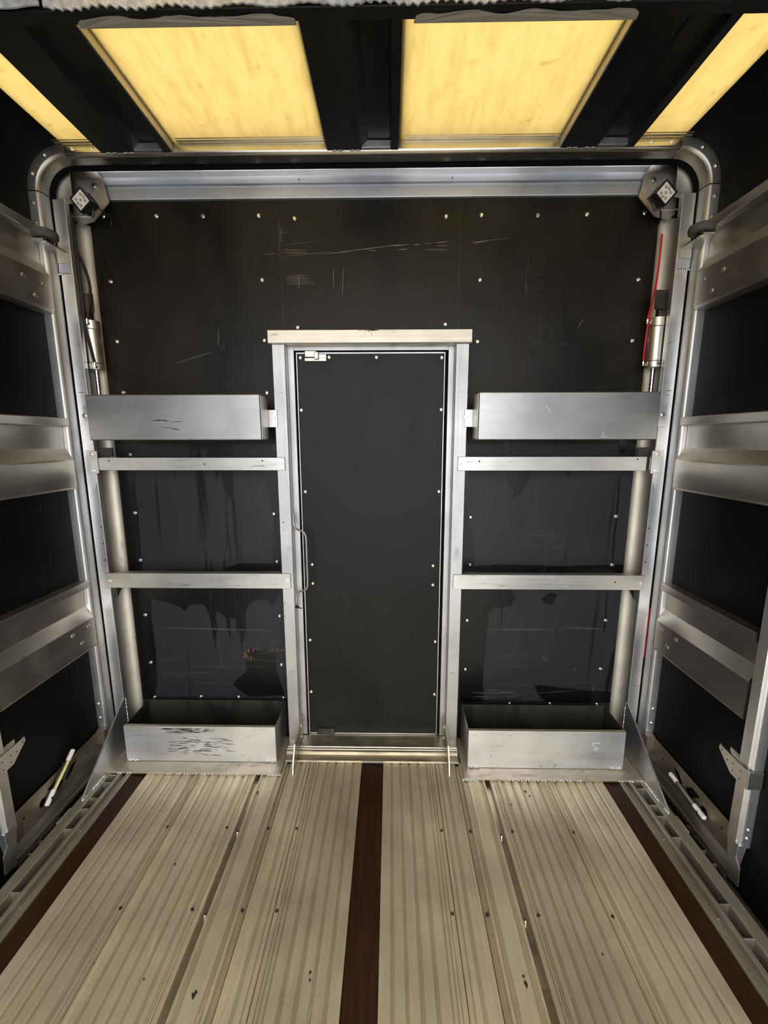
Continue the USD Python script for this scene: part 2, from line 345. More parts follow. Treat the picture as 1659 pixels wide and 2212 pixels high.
obj('stain', [blot(-.408, .803, .009, 1), blot(-.13, .85, .005, 2), blot(-.128, .835, .004, 3), blot(.417, .835, .008, 4), blot(.415, .85, .004, 5), blot(-.62, 1.12, .004, 6), blot(.60, 1.42, .008, 8), blot(.61, 1.40, .006, 9), blot(.53, 1.36, .004, 10),
              blot(-.44, 1.40, .006, 11), blot(.64, .90, .004, 12), blot(-.7, .86, .003, 13), blot(-.55, .83, .0035, 14)], 'ink', floor, label='dark dried dung spots', kind='stuff')

def side_wall(s, name, lab):
    t = thing(name, lab, 'wall', kind='structure')
    obj('lining', bx(s * XW, s * (XW + .02), YB, 1.80, -.40, 2.21, 0), 'side_panel', t, smooth=False)
    cx, cz, R = s * 1.05, 2.206, .14
    a = [(cx + s * R * math.cos(w), cz + R * math.sin(w)) for w in np.linspace(0, math.pi / 2, 12)]
    b = [(cx + s * (R + .02) * math.cos(w), cz + (R + .02) * math.sin(w)) for w in np.linspace(math.pi / 2, 0, 12)]
    obj('cove', ext(Polygon(a + b), 'y', YB, 1.80), 'side_panel', t)
side_wall(-1, 'wall_left', 'black lined side wall behind the left rails')
side_wall(1, 'wall_right', 'black lined side wall behind the right rails')

def scratch(segs, y, w=.0016):
    """thin rubbed marks standing a hair proud of the panel: (x0, z0, x1, z1[, width])"""
    out = []
    for q in segs:
        x0, z0, x1, z1 = q[:4]; ww = q[4] if len(q) > 4 else w
        d = np.array([x1 - x0, z1 - z0]); L = np.linalg.norm(d); n = np.array([-d[1], d[0]]) / L; k = max(2, int(L / .02))
        up_, dn_ = [], []
        for i in range(k + 1):
            t = i / k; p = np.array([x0, z0]) + d * t; a = ww * (.25 + .75 * math.sin(math.pi * min(max(t, .04), .96))) * (.6 + .5 * rng.random())
            up_.append(tuple(p + n * a / 2)); dn_.append(tuple(p - n * a / 2))
        out.append(ext(Polygon(up_ + dn_[::-1]), 'y', y - .0004, y + .0002))
    return trimesh.util.concatenate(out)

wf = thing('wall_front', 'front bulkhead lined with riveted black plastic sheets', 'wall', kind='structure')
obj('backing', bx(-1.2, 1.2, YW + .006, YW + .03, -.05, 2.42, 0), 'dark_steel', wf, smooth=False)
def lining(poly, mt, rivets, extra=()):
    p = obj('lining_sheet', ext(Polygon(poly), 'y', YW, YW + .004), mt, wf, smooth=False)
    for x, z in rivets: obj('rivet', rivet((x, YW, z)), 'zinc', p)
    for nm, segs, w in extra: obj('scuff', scratch(segs, YW, w), nm, p, kind='stuff')
R_L = [(-1.032, 2.197), (-.826, 2.195), (-.647, 2.193), (-.432, 2.193), (-1.03, 1.964), (-.431, 1.966), (-1.03, 1.74), (-.433, 1.741), (-1.025, 1.541), (-.432, 1.538)]
R_LL = [(-1.025, 1.29), (-1.029, 1.039), (-.427, 1.036), (-1.028, .827), (-.424, .823), (-1.031, .572), (-.423, .571), (-1.029, .339), (-.425, .333), (-1.028, .163), (-.81, .168), (-.634, .167), (-.424, .164)]
R_M = [(-.295, 2.182), (.283, 2.184), (-.297, 1.789), (.289, 1.798)]
R_R = [(.417, 2.188), (.63, 2.186), (.814, 2.187), (1.03, 2.19), (.42, 1.96), (1.03, 1.958), (.418, 1.733), (1.029, 1.734)]
R_RL = [(.415, 1.023), (1.03, 1.028), (.42, .812), (1.034, .814), (.416, .555), (1.029, .558), (.416, .317), (1.027, .324), (.626, .146), (.811, .148), (1.025, .148)]
def fuzz(x, z, wx, wz, n, horiz, seed):
    q = random.Random(seed); out = []
    for _ in range(n):
        a, b = x + (q.random() - .5) * wx, z + (q.random() - .5) * wz
        L = (.3 + .7 * q.random()) * (wx if horiz else wz) * .5
        out.append((a - L / 2, b + (q.random() - .5) * .004, a + L / 2, b) if horiz else (a, b - L / 2, a + (q.random() - .5) * .004, b + L / 2))
    return out
lining([(-1.10, 1.33), (-.359, 1.33), (-.3565, 2.249), (-1.005, 2.249), (-1.10, 2.15)], 'black_panel', R_L,
       [('pale_scuff', fuzz(-.44, 2.03, .03, .05, 7, 0, 1) + [(-.80, 1.655, -.64, 1.70, .008), (-.62, 1.72, -.615, 1.80, .008)] + fuzz(-.61, 1.71, .03, .06, 6, 0, 2), .0014),
        ('scuff', [(-.425, 2.058, -.36, 2.061), (-.356, 2.03, -.357, 2.2, .001)], .0014)])
lining([(-.354, 1.70), (.3385, 1.70), (.338, 2.249), (-.354, 2.247)], 'black_panel', R_M,
       [('scuff', [(-.345, 2.075, -.25, 2.07), (-.345, 2.068, -.255, 2.064), (-.345, 2.061, -.25, 2.061), (-.345, 2.05, -.15, 2.066, .0012), (-.12, 2.064, .06, 2.083, .003), (-.2, 2.056, -.08, 2.066), (.05, 2.083, .14, 2.088, .0035),
                   (.16, 2.087, .185, 2.089, .004), (.2, 2.09, .23, 2.093, .002), (.24, 2.093, .29, 2.098, .004), (.25, 2.083, .29, 2.084, .003), (-.345, 2.09, -.2, 2.103, .0008), (-.348, 2.137, -.325, 2.132), (-.02, 2.072, .02, 2.066, .002), (.1, 2.07, .14, 2.072, .004)]
         + [(-.335, 1.95 + i * .0062, -.235 + rng.uniform(-.02, .01), 1.95 + i * .0062) for i in range(6)] + [(-.285, 1.93, -.287, 1.985, .003)]
         + [(-.15, 1.935, -.151, 2.005, .002), (-.117, 1.905, -.111, 2.01, .0025)], .0016),
        ('pale_scuff', [(.2, 2.07, .3, 2.068, .008), (-.35, 2.1, -.348, 2.15, .01), (-.09, 1.825, -.01, 1.835, .002)], .002)])
lining([(.341, 1.33), (1.10, 1.33), (1.10, 2.155), (1.005, 2.249), (.341, 2.249)], 'black_panel', R_R,
       [('scuff', [(.385, 2.092, .45, 2.1, .004), (.41, 2.096, .53, 2.108, .0015), (.81, 1.78, .83, 1.815, .003)], .002),
        ('pale_scuff', fuzz(.635, 1.955, .05, .06, 12, 1, 3) + fuzz(.60, 1.97, .01, .14, 8, 0, 4) + fuzz(.65, 1.775, .07, .06, 16, 0, 5) + fuzz(.73, 1.765, .05, .07, 12, 0, 6) + fuzz(.65, 1.735, .08, .04, 14, 1, 7) + fuzz(.77, 1.72, .05, .012, 8, 1, 8) + fuzz(.83, 1.74, .03, .03, 5, 1, 9), .0016)])
lining([(-1.10, .0), (-.30, .0), (-.30, 1.329), (-1.10, 1.329)], 'dusty_panel', R_LL,
       [('pale_scuff', [(-.95, .51, -.44, .50, .007), (-.725, .55, -.71, .47), (-.71, .47, -.70, .33, .003), (-.6, .36, -.44, .35)] + fuzz(-.53, .40, .16, .1, 14, 1, 11) + fuzz(-.75, .30, .4, .14, 14, 1, 12) + [(-.95 + i * .11, .62 - .015 * i, -.95 + i * .11, .8, .001) for i in range(4)], .002),
        ('rust_scuff', fuzz(-.575, .385, .05, .06, 14, 0, 13) + fuzz(-.44, .405, .05, .014, 8, 1, 14), .006)])
lining([(.295, .0), (1.10, .0), (1.10, 1.329), (.295, 1.329)], 'dusty_panel', R_RL,
       [('pale_scuff', [(.50, .51, .80, .515, .008), (.84, .525, 1.05, .515, .007), (.62, .37, .65, .47, .003), (.53, .38, .72, .39, .002), (.76, .385, .785, .36, .012), (.9, .33, .92, .31, .008), (.60, .335, .68, .33, .004), (.75, .2, .95, .22, .003), (.86, .25, 1.0, .255, .002), (1.0, .21, 1.005, .24, .008)]
         + fuzz(.60, .21, .26, .09, 22, 1, 15) + fuzz(.62, .57, .16, .12, 10, 0, 16) + fuzz(.71, .92, .22, .08, 14, 1, 17) + fuzz(.76, .86, .06, .3, 8, 0, 18), .0018),
        ('scuff', fuzz(.57, .19, .2, .05, 8, 1, 19), .0016)])

WET_L = [[(-1.11, 1.223), (-0.961, 1.225), (-1.005, 1.203), (-1.013, 1.179), (-1.019, 1.137), (-1.017, 1.052), (-1.02, 0.941), (-1.024, 0.777), (-1.093, 0.776), (-1.093, 1.052)], [(-1.01, 1.209), (-1.027, 1.161), (-1.041, 1.146), (-1.066, 1.191), (-1.08, 1.173), (-1.094, 1.077), (-1.094, 1.209)], [(-0.651, 1.223), (-0.592, 1.223), (-0.595, 1.149), (-0.602, 1.113), (-0.598, 1.023), (-0.597, 0.829), (-0.6, 0.829), (-0.605, 1.016), (-0.607, 1.119), (-0.615, 1.101), (-0.622, 1.131), (-0.626, 1.065), (-0.627, 1.125), (-0.633, 1.137), (-0.635, 1.149)], [(-0.631, 1.131), (-0.629, 0.93), (-0.626, 0.823), (-0.63, 0.823), (-0.635, 0.93)], [(-0.637, 1.131), (-0.639, 0.867), (-0.641, 0.867)], [(-0.675, 1.223), (-0.654, 1.223), (-0.664, 1.164), (-0.665, 1.2)], [(-0.859, 1.223), (-0.853, 1.223), (-0.862, 1.197)], [(-0.845, 1.22), (-0.838, 1.221), (-0.842, 1.179), (-0.845, 1.179)], [(-0.464, 1.224), (-0.408, 1.224), (-0.411, 0.776), (-0.459, 0.776), (-0.433, 0.824), (-0.432, 1.023), (-0.446, 1.114), (-0.454, 1.185)], [(-1.093, 0.773), (-0.855, 0.784), (-0.744, 0.781), (-0.732, 0.873), (-0.734, 0.784), (-0.72, 0.784), (-0.713, 0.848), (-0.713, 0.781), (-0.663, 0.781), (-0.653, 0.861), (-0.653, 0.791), (-0.593, 0.817), (-0.408, 0.811), (-0.41, 0.773), (-1.093, 0.77)], [(-0.793, 1.337), (-0.693, 1.337), (-0.695, 1.317), (-0.707, 1.308), (-0.718, 1.32), (-0.723, 1.331), (-0.751, 1.308), (-0.767, 1.328)], [(-0.693, 1.337), (-0.585, 1.337), (-0.588, 1.282), (-0.698, 1.279)], [(-0.846, 1.337), (-0.829, 1.337), (-0.834, 1.308), (-0.845, 1.314)], [(-1.091, 0.697), (-0.404, 0.698), (-0.426, 0.666), (-0.454, 0.612), (-0.468, 0.639), (-0.514, 0.649), (-0.545, 0.633), (-0.567, 0.616), (-0.576, 0.584), (-0.575, 0.518), (-0.605, 0.407), (-0.608, 0.485), (-0.625, 0.507), (-0.622, 0.556), (-0.648, 0.562), (-0.65, 0.451), (-0.662, 0.501), (-0.668, 0.561), (-0.688, 0.578), (-0.707, 0.599), (-0.713, 0.561), (-0.706, 0.501), (-0.72, 0.462), (-0.722, 0.383), (-0.726, 0.439), (-0.734, 0.484), (-0.738, 0.561), (-0.753, 0.615), (-0.788, 0.626), (-0.825, 0.62), (-0.848, 0.59), (-0.872, 0.609), (-0.922, 0.631), (-0.998, 0.646), (-1.005, 0.57), (-1, 0.404), (-1.009, 0.232), (-1.03, 0.155), (-1.089, 0.155), (-1.089, 0.515)], [(-0.589, 0.407), (-0.443, 0.397), (-0.452, 0.323), (-0.416, 0.179), (-0.587, 0.171), (-0.658, 0.235), (-0.585, 0.305), (-0.597, 0.367)]]
WET_R = [[(0.509, 1.224), (0.671, 1.227), (0.651, 1.18), (0.635, 1.15), (0.623, 1.115), (0.608, 1.121), (0.597, 1.097), (0.592, 1.139), (0.57, 1.162), (0.56, 1.186), (0.543, 1.174), (0.524, 1.162)], [(0.796, 1.227), (0.831, 1.227), (0.824, 1.198), (0.813, 1.195)], [(1.012, 1.23), (1.052, 1.23), (1.041, 1.198), (1.037, 1.163), (1.037, 1.032), (1.037, 0.935), (1.039, 0.782), (1.031, 0.782), (1.028, 0.935), (1.03, 1.056), (1.026, 1.174)], [(0.587, 1.342), (0.645, 1.342), (0.645, 1.287), (0.592, 1.286)], [(1.012, 1.35), (1.041, 1.35), (1.044, 1.29), (1.021, 1.29)], [(0.538, 1.342), (0.567, 1.342), (0.555, 1.29), (0.545, 1.325)], [(0.394, 0.802), (0.551, 0.815), (0.823, 0.807), (1.105, 0.817), (1.103, 0.773), (0.395, 0.77)], [(0.388, 0.994), (0.424, 0.988), (0.44, 0.808), (0.395, 0.789)], [(0.39, 0.703), (0.606, 0.701), (0.629, 0.66), (0.61, 0.626), (0.573, 0.615), (0.573, 0.501), (0.565, 0.609), (0.536, 0.617), (0.511, 0.592), (0.506, 0.5), (0.505, 0.396), (0.499, 0.349), (0.498, 0.241), (0.509, 0.157), (0.393, 0.149), (0.39, 0.453)], [(1.02, 0.692), (1.03, 0.692), (1.032, 0.561), (1.031, 0.504), (1.023, 0.504), (1.024, 0.561)], [(0.739, 0.66), (0.78, 0.688), (0.807, 0.677), (0.789, 0.633), (0.752, 0.635)], [(0.728, 0.244), (0.937, 0.221), (1.085, 0.211), (1.09, 0.156), (0.799, 0.153), (0.764, 0.183)]]
def rough_edge(poly, seed):
    """break up a stain's outline"""
    q = random.Random(seed); out = []
    for (x0, z0), (x1, z1) in zip(poly, poly[1:] + poly[:1]):
        k = max(1, int(math.hypot(x1 - x0, z1 - z0) / .012))
        for i in range(k): out.append((x0 + (x1 - x0) * i / k + q.uniform(-.0016, .0016), z0 + (z1 - z0) * i / k + q.uniform(-.0016, .0016)))
    return Polygon(out).buffer(0)
for P_, nm in ((WET_L, 'lining_sheet_003'), (WET_R, 'lining_sheet_004')):
    sh = unary_union([rough_edge(p, i) for i, p in enumerate(P_)])
    obj('wet_stain', ext(sh, 'y', YW - .0003, YW + .001), 'wet_stain', stage.GetPrimAtPath('/World/wall_front/' + nm), smooth=False, label='dark wet runs on the dusty sheet', kind='stuff')

# ceiling: dark sheet over the front hoop and beyond the roof lights; three hat-section beams; roof lights between
ce = thing('ceiling', 'black roof skin around the yellow roof lights', 'ceiling', kind='structure')
obj('front_strip', bx(-1.2, 1.2, 1.60, 1.80, 2.40, 2.42, 0), 'dark_steel', ce, smooth=False)
B0 = [-.916, -.143, .645]
for x0 in B0:
    obj('roof_strip', bx(x0 - .012, x0 + .252, YB, 1.64, ZR + .004, ZR + .02, 0), 'roof_black', ce, smooth=False)
LIGHTS = [(-1.10, -.925, 'narrow yellow roof light at the far left edge of the roof'), (-.672, -.148, 'wide yellow roof light left of the central roof beam'),
          (.100, .652, 'wide yellow roof light right of the central roof beam'), (.885, 1.10, 'narrow yellow roof light at the far right edge of the roof')]
for k, (a, b, lab) in enumerate(LIGHTS):
    w = thing(f'window_{k+1}', lab, 'roof light', kind='structure')
    obj('glazing', bx(a, b, YB, 1.66, ZR, ZR + .003, 0), 'translucent_sheet', w, smooth=False)
    obj('glazing_strip', bx(a + .02, b - .005, 1.588, 1.597, ZR - .002, ZR - .0003, .0004), 'sill_aluminium', w)
    obj('glazing_strip', bx(a + .02, b - .005, 1.578, 1.582, ZR - .002, ZR - .0003, .0004), 'sill_aluminium', w)
BEAMLAB = ['black roof beam between the left narrow and wide roof lights', 'black roof beam in the middle of the roof', 'black roof beam between the right wide and narrow roof lights']
for x0, lab in zip(B0, BEAMLAB):
    t = thing('roof_beam', lab, 'roof beam', (x0, 0, 2.31), group='roof beams')
    zb, zt, h = 2.315, ZR + .003, .003
    P = [(x0, zt), (x0, zb), (x0 + .115, zb), (x0 + .140, zb + .024), (x0 + .212, zb + .024), (x0 + .217, zb), (x0 + .24, zb), (x0 + .24, zt)]
    P2 = [(x0 + .237, zt), (x0 + .237, zb + h), (x0 + .220, zb + h), (x0 + .215, zb + .027), (x0 + .139, zb + .027), (x0 + .114, zb + h), (x0 + .003, zb + h), (x0 + .003, zt)]
    obj('beam', ext(Polygon(P + P2), 'y', 1.15, 1.598), 'roof_black', t, smooth=False)
    obj('end_plate', bx(x0 + .118, x0 + .215, 1.585, 1.598, zb, zb + .022, .001), 'bright_aluminium', t, smooth=False)
    for k in range(2): obj('weld', weld((x0 + .02 + .06 * k, 1.598, zb), (x0 + .05 + .06 * k, 1.598, zb), .0035), 'zinc', t)
    if x0 < -.5: obj('edge_trim', bx(x0 + .2405, x0 + .245, 1.15, 1.598, zb + .004, ZR - .001, .001), 'column_aluminium', t, label='tan metal edge trim')
    if x0 > .5: obj('edge_trim', bx(x0 - .005, x0 - .0005, 1.15, 1.598, zb + .004, ZR - .001, .001), 'column_aluminium', t, label='tan metal edge trim')

# ------------------------------------------------------------------ hoops (rounded frame of one aluminium section)
def arc(s, n=14):
    """corner from the side (low) to the roof: ((x,z), inward normal)"""
    return [((s * (1.05 + .14 * math.cos(w)), 2.206 + .14 * math.sin(w)), (-s * math.cos(w), -math.sin(w))) for w in np.linspace(0, math.pi / 2, n)]
def hoop(t, y0, zb, top=True, bolts=True):
    pr = [(u, y0 + v) for u, v in HOOP]
    for s in (-1, 1):
        m = obj('upright', sweep([((s * XW, zb), (-s, 0)), ((s * XW, 2.203), (-s, 0))], pr), 'bright_aluminium', t, smooth=40)
        if bolts:
            for z in (2.167, 2.103, .234, .168): obj('bolt', bolt((s * (XW - .012), y0, z), (0, -1, 0), .0052, .004), 'zinc', m)
        m = obj('corner', sweep(arc(s), pr), 'satin_aluminium', t, smooth=40)
        if bolts:
            for w in (.42, 1.02): obj('bolt', bolt((s * (1.05 + .128 * math.cos(w)), y0, 2.206 + .128 * math.sin(w)), (0, -1, 0), .0052, .004), 'zinc', m)
    if top:
        m = obj('top_member', sweep([((-1.047, 2.346), (0, -1)), ((1.047, 2.346), (0, -1))], pr), 'hoop_aluminium', t, smooth=40)
        if bolts:
            for x in (-1.018, -.95, .945, 1.012): obj('bolt', bolt((x, y0, 2.331), (0, -1, 0), .0052, .004), 'zinc', m)
fh = thing('frame_hoop', 'round-cornered aluminium hoop framing the front bulkhead', 'frame', (0, YA, 0))
hoop(fh, YA, .02)
seal = [(.0425, 1.652), (.0425, 1.655), (.0485, 1.655), (.0485, 1.652)]
full = [((-XW, .02), (1, 0))] + arc(-1) + [(p, n) for p, n in arc(1)[::-1]] + [((XW, .02), (-1, 0))]
obj('gap_seal', sweep(full, [(.036, 1.6500), (.036, 1.658), (.052, 1.658), (.052, 1.6535), (.0455, 1.6500)]), 'black_gap', fh, smooth=40, label='black rubber seal')
obj('red_seal', bx(1.1440, 1.1480, 1.6485, 1.6496, .44, .66, .0003), 'red_seal', fh, label='red length of the seal')
for s in (-1, 1): obj('seam', bx(s * 1.152, s * 1.1895, 1.5985, 1.6005, 2.2025, 2.2042, 0), 'black_gap', fh, smooth=False)

# front roof beam above the bulkhead
hb = thing('header_beam', 'stepped aluminium beam across the top of the bulkhead', 'beam', (0, 1.75, 2.24))
prof = [(1.760, 2.246), (1.744, 2.246), (1.742, 2.249), (1.742, 2.286), (1.751, 2.2875), (1.751, 2.2925), (1.7375, 2.294), (1.737, 2.317), (1.729, 2.331), (1.729, 2.334), (1.745, 2.336), (1.720, 2.385), (1.720, 2.40), (1.760, 2.40)]
obj('beam', ext(Polygon(prof), 'x', -1.03, 1.03), 'cross_aluminium', hb, smooth=False)
for x in (-.27, .30): obj('screw', cyl((x, 1.7375, 2.305), (x, 1.7365, 2.305), .0022, 8), 'black_gap', hb)
for s, nm in ((-1, 'left'), (1, 'right')):
    pl_ = [(s * x, z) for x, z in ((1.112, 2.385), (1.03, 2.345), (1.000, 2.307), (.984, 2.226), (1.044, 2.158), (1.092, 2.143), (1.112, 2.16))]
    m = ext(Polygon(pl_), 'y', 1.716, 1.721)
    v = np.array(m.vertices); v[:, 1] += (1.06 - np.abs(v[:, 0])) * .12 - .004; m = trimesh.Trimesh(v, m.faces, process=False)
    b_ = obj('corner_brace', m, 'dull_aluminium', hb, smooth=False, label='welded grey corner plate')
    obj('bolt', bolt((s * 1.027, 1.7145, 2.278), (0, -1, 0), .007, .004), 'zinc', b_)

# ------------------------------------------------------------------ front corner posts, columns behind them
for s, side in ((-1, 'left'), (1, 'right')):
    lab = 'tall aluminium corner post with black hoses behind it' if s < 0 else 'tall aluminium corner post with red air lines behind it'
    t = thing('corner_post', lab, 'post', (s * 1.12, 1.66, 0), group='bulkhead corner posts')
    obj('post', ext(Polygon([(s * 1.1425, YP), (s * 1.10, YP), (s * 1.0985, YP + .0015), (s * 1.0985, 1.668), (s * 1.1025, 1.668), (s * 1.1025, YP + .006), (s * 1.1425, YP + .006)]), 'z', 0.008, 2.20), 'bright_aluminium', t, smooth=False)
    R = .098
    cp = [(s * 1.145, 2.2)] + [(s * (1.05 + R * math.cos(w)), 2.206 + R * math.sin(w)) for w in np.linspace(0, 1.2, 9)] + [(s * 1.079, 2.296), (s * 1.079, 2.196), (s * 1.098, 2.192), (s * 1.0985, 2.19)]
    obj('corner_plate', ext(Polygon(cp), 'y', 1.662, 1.665), 'dull_aluminium', t, smooth=False, label='rounded corner web plate')
    wp = obj('weld_plate', bx(s * 1.1465, s * 1.106, 1.641, YP, 1.953, 2.024, .002), 'galvanised', t, label='zinc-grey plate with two bolts')
    for x in (1.136, 1.118): obj('bolt', bolt((s * x, 1.641, 2.006), (0, -1, 0), .0055, .003), 'zinc', wp)
    obj('weld', weld((s * 1.146, 1.645, 1.951), (s * 1.106, 1.645, 1.948), .0035), 'zinc', t)
    for z in (1.0, .93, .86): obj('hole', cyl((s * 1.106, YP - .0004, z), (s * 1.106, YP + .001, z), .003, 8), 'black_gap', t)
    mk = [(1.105, .31, 1.14, .312, .0012), (1.11, 1.53, 1.135, 1.531, .003), (1.112, 1.515, 1.13, 1.514, .002), (1.108, 1.56, 1.128, 1.561, .0012), (1.104, 1.18, 1.108, 1.14, .002), (1.118, .95, 1.126, .955, .001), (1.10, 1.70, 1.12, 1.71, .002), (1.115, 1.47, 1.128, 1.47, .002)]
    obj('scuff', scratch([(s * a, b, s * c_, d_, w_) for a, b, c_, d_, w_ in mk], YP, .001), 'dark_steel', t, kind='stuff')
    # wall column with a rounded nose
    c = thing('wall_column', f'narrow rounded column behind the {side} corner post', 'column', (s * 1.11, 1.745, 0), group='columns at the bulkhead edges')
    ang = np.linspace(math.pi / 2, 0, 10)
    prof = [(s * 1.15, 1.7315)] + [(s * (1.128 - .043 * math.cos(w)), 1.7555 - .024 * math.sin(w)) for w in ang] + [(s * 1.15, 1.7555)]
    obj('column', ext(Polygon(prof), 'z', 0, 2.16), 'column_aluminium', c, smooth=50)
    # dark brackets joining post to wall behind the bars
    obj('bracket', bx(s * 1.097, s * 1.045, 1.672, 1.684, 1.283, 1.318, .002), 'rubber', c, label='dark bracket behind the upper bar')
    obj('bracket', ext(Polygon([(1.672, .74), (1.722, .74), (1.722, .73), (1.672, .69)]), 'x', s * 1.10, s * 1.09), 'grimy_aluminium', c, label='grimy gusset under the lower bar')

# ------------------------------------------------------------------ guide rollers on the corner posts
for s, side in ((-1, 'left'), (1, 'right')):
    t = thing('guide_roller', f'black rubber guide roller on a bracket of the {side} corner post', 'roller', (s * 1.113, 1.55, 2.02), group='guide rollers')
    cx, cy, cz = s * 1.113, 1.552, 2.036
    obj('wheel', lathe([[.014, -.006], [.034, -.008], [.0385, -.004], [.0395, .010], [.036, .018], [.014, .018]], (cx, cy, cz), (0, 0, 1), 28), 'grey_rubber', t)
    obj('hub', lathe([[0, -.010], [.013, -.010], [.0145, -.004], [.0145, .016], [0, .016]], (cx, cy, cz), (0, 0, 1), 16), 'black_plastic', t)
    obj('bracket', [bx(s * 1.144, s * 1.106, 1.530, 1.641, 2.019, 2.0245, .001), bx(s * 1.144, s * 1.106, 1.6365, 1.641, 1.985, 2.0245, .001)], 'dull_aluminium', t)
    obj('bolt', bolt((cx, cy, 2.0192), (0, 0, -1), .0075, .007), 'zinc', t)

# ------------------------------------------------------------------ work lamps
for s, side, ang, cx, cz in ((-1, 'left', -54, -1.008, 2.174), (1, 'right', -40, 1.010, 2.178)):
    lab = 'square LED work lamp in the top ' + side + ' corner above the ' + ('black hoses' if s < 0 else 'red air lines')
    t = thing('work_lamp', lab, 'lamp', (cx, 1.60, cz), group='work lamps')
    T = trimesh.transformations.concatenate_matrices(trimesh.transformations.translation_matrix((cx, 1.603, cz)), trimesh.transformations.rotation_matrix(s * .10, (0, 0, 1)),
        trimesh.transformations.rotation_matrix(.08, (1, 0, 0)), trimesh.transformations.rotation_matrix(math.radians(-ang), (0, 1, 0)))
    def L(m): m = m.copy(); m.apply_transform(T); return m
    h = .027
    fr = sbox(-h, -h, h, h).buffer(.002).difference(sbox(-h + .003, -h + .003, h - .003, h - .003))
    obj('housing', [L(ext(fr, 'y', -.004, .012)), L(bx(-h + .0015, h - .0015, .004, .020, -h + .0015, h - .0015, .002))] + [L(bx(-h + .001 + .0066 * k, -h + .0042 + .0066 * k, .020, .044, -h + .002, h - .002, .0006)) for k in range(8)], 'black_plastic', t)
    ln = obj('lens', L(bx(-h + .003, h - .003, -.002, .001, -h + .003, h - .003, .0005)), 'lens', t)
    for dx, dz in ((0, 0), (-.012, .012), (.012, .012), (-.012, -.012), (.012, -.012), (0, .0155), (0, -.0155)):
        obj('led', L(lathe([[.0058, 0], [.0052, .0012], [.002, .0004], [0, .0009]], (dx, -.002, dz), (0, -1, 0), 12)), 'led', ln)
    def bar_(p, q, w=.011, th=.0022):
        p, q = np.array(p, float), np.array(q, float); d = q - p; Lh = np.linalg.norm(d)
        m = bx(-Lh / 2, Lh / 2, -w / 2, w / 2, -th / 2, th / 2, .0004); m.apply_transform(trimesh.geometry.align_vectors([1, 0, 0], d / Lh)); m.apply_translation((p + q) / 2); return m
    obj('mounting_bracket', [bar_((cx - s * -.012, 1.637, cz - .034), (s * 1.098, 1.652, cz - .028)), bar_((cx - s * .022, 1.640, cz - .002), (cx - s * .012, 1.638, cz - .036)), bar_((cx - s * .012, 1.638, cz - .036), (cx + s * .03, 1.638, cz - .034))], 'zinc', t)
    pts = [(cx + .008, 1.642, cz - .024), (cx + .024, 1.66, cz - .036), (cx + .034, 1.68, cz - .055), (cx + .030, 1.70, cz - .075)] if s > 0 else [(cx + .012, 1.645, cz + .006), (cx + .03, 1.67, cz - .002), (cx + .040, 1.70, cz - .012), (cx + .028, 1.712, cz - .035)]
    obj('cable', tube(pts, .0028), 'black_hose', t)

# ------------------------------------------------------------------ pneumatic cylinders and hoses
for s, side in ((-1, 'left'), (1, 'right')):
    lab = 'pneumatic cylinder with a yellow sticker fed by black hoses' if s < 0 else 'pneumatic cylinder fed by red air lines'
    cx, cy = s * 1.087, 1.699
    t = thing('air_cylinder', lab, 'cylinder', (cx, cy, 1.35), group='air cylinders')
    obj('barrel', lathe([[0, 0], [.0285, 0], [.0285, .122], [0, .122]], (cx, cy, 1.646), (0, 0, 1), 32), 'satin_aluminium', t)
    for z0, z1 in ((1.620, 1.645), (1.769, 1.803)):
        obj('end_cap', lathe([[0, 0], [.027, 0], [.0295, .002], [.0295, z1 - z0 - .002], [.027, z1 - z0], [0, z1 - z0]], (cx, cy, z0), (0, 0, 1), 32), 'satin_aluminium', t)
    obj('rod', cyl((cx, cy, 1.35), (cx, cy, 1.62), .0075, 14), 'chrome', t)
    obj('clevis', [bx(cx - .006, cx + .006, cy - .012, cy + .012, 1.803, 1.845, .002)], 'dark_steel', t)
    obj('mounting_plate', [bx(s * 1.0978, s * 1.055, 1.676, 1.680, 1.828, 1.895, .001), bx(s * 1.0978, s * 1.094, 1.669, 1.724, 1.828, 1.895, .001)], 'grimy_aluminium', t)
    fx = cx - s * .006 if s < 0 else cx - .034
    if s < 0:
        for x, z in ((-1.079, 1.792), (-1.068, 1.634)): obj('fitting', [cyl((x, cy - .028, z - .006), (x, cy - .034, z - .004), .0055, 8), cyl((x, cy - .034, z - .008), (x, cy - .034, z + .010), .0048, 8)], 'chrome', t)
        obj('sticker', ext(Polygon([(-.0045, 1.690), (.0045, 1.690), (.0045, 1.712), (-.0045, 1.712)]), 'y', 0, .0006).apply_translation((cx + .003, cy - .0290, 0)), 'sticker_yellow', t)
    else:
        for z in (1.634, 1.786): obj('fitting', [cyl((cx - .027, cy, z), (cx - .042, cy, z), .0045, 8), cyl((cx - .040, cy, z - .004), (cx - .040, cy, z + .012), .004, 8)], 'chrome', t)
        obj('port', cyl((cx + .002, cy - .0285, 1.633), (cx + .002, cy - .0305, 1.633), .0055, 10), 'dark_steel', t)
hA = [(-1.110, 1.672, 2.175), (-1.112, 1.68, 2.12), (-1.103, 1.676, 2.062), (-1.073, 1.67, 1.993), (-1.058, 1.67, 1.928), (-1.062, 1.67, 1.865), (-1.079, 1.668, 1.802)]
hB = [(-1.098, 1.676, 2.17), (-1.094, 1.672, 2.079), (-1.092, 1.672, 1.972), (-1.092, 1.672, 1.87), (-1.09, 1.665, 1.775), (-1.078, 1.664, 1.703), (-1.068, 1.664, 1.644)]
tag(obj('air_hose', tube(hA, .0052), 'black_hose'), 'black hose bowing out to the top fitting of the left cylinder', 'hose', 'black air hoses')
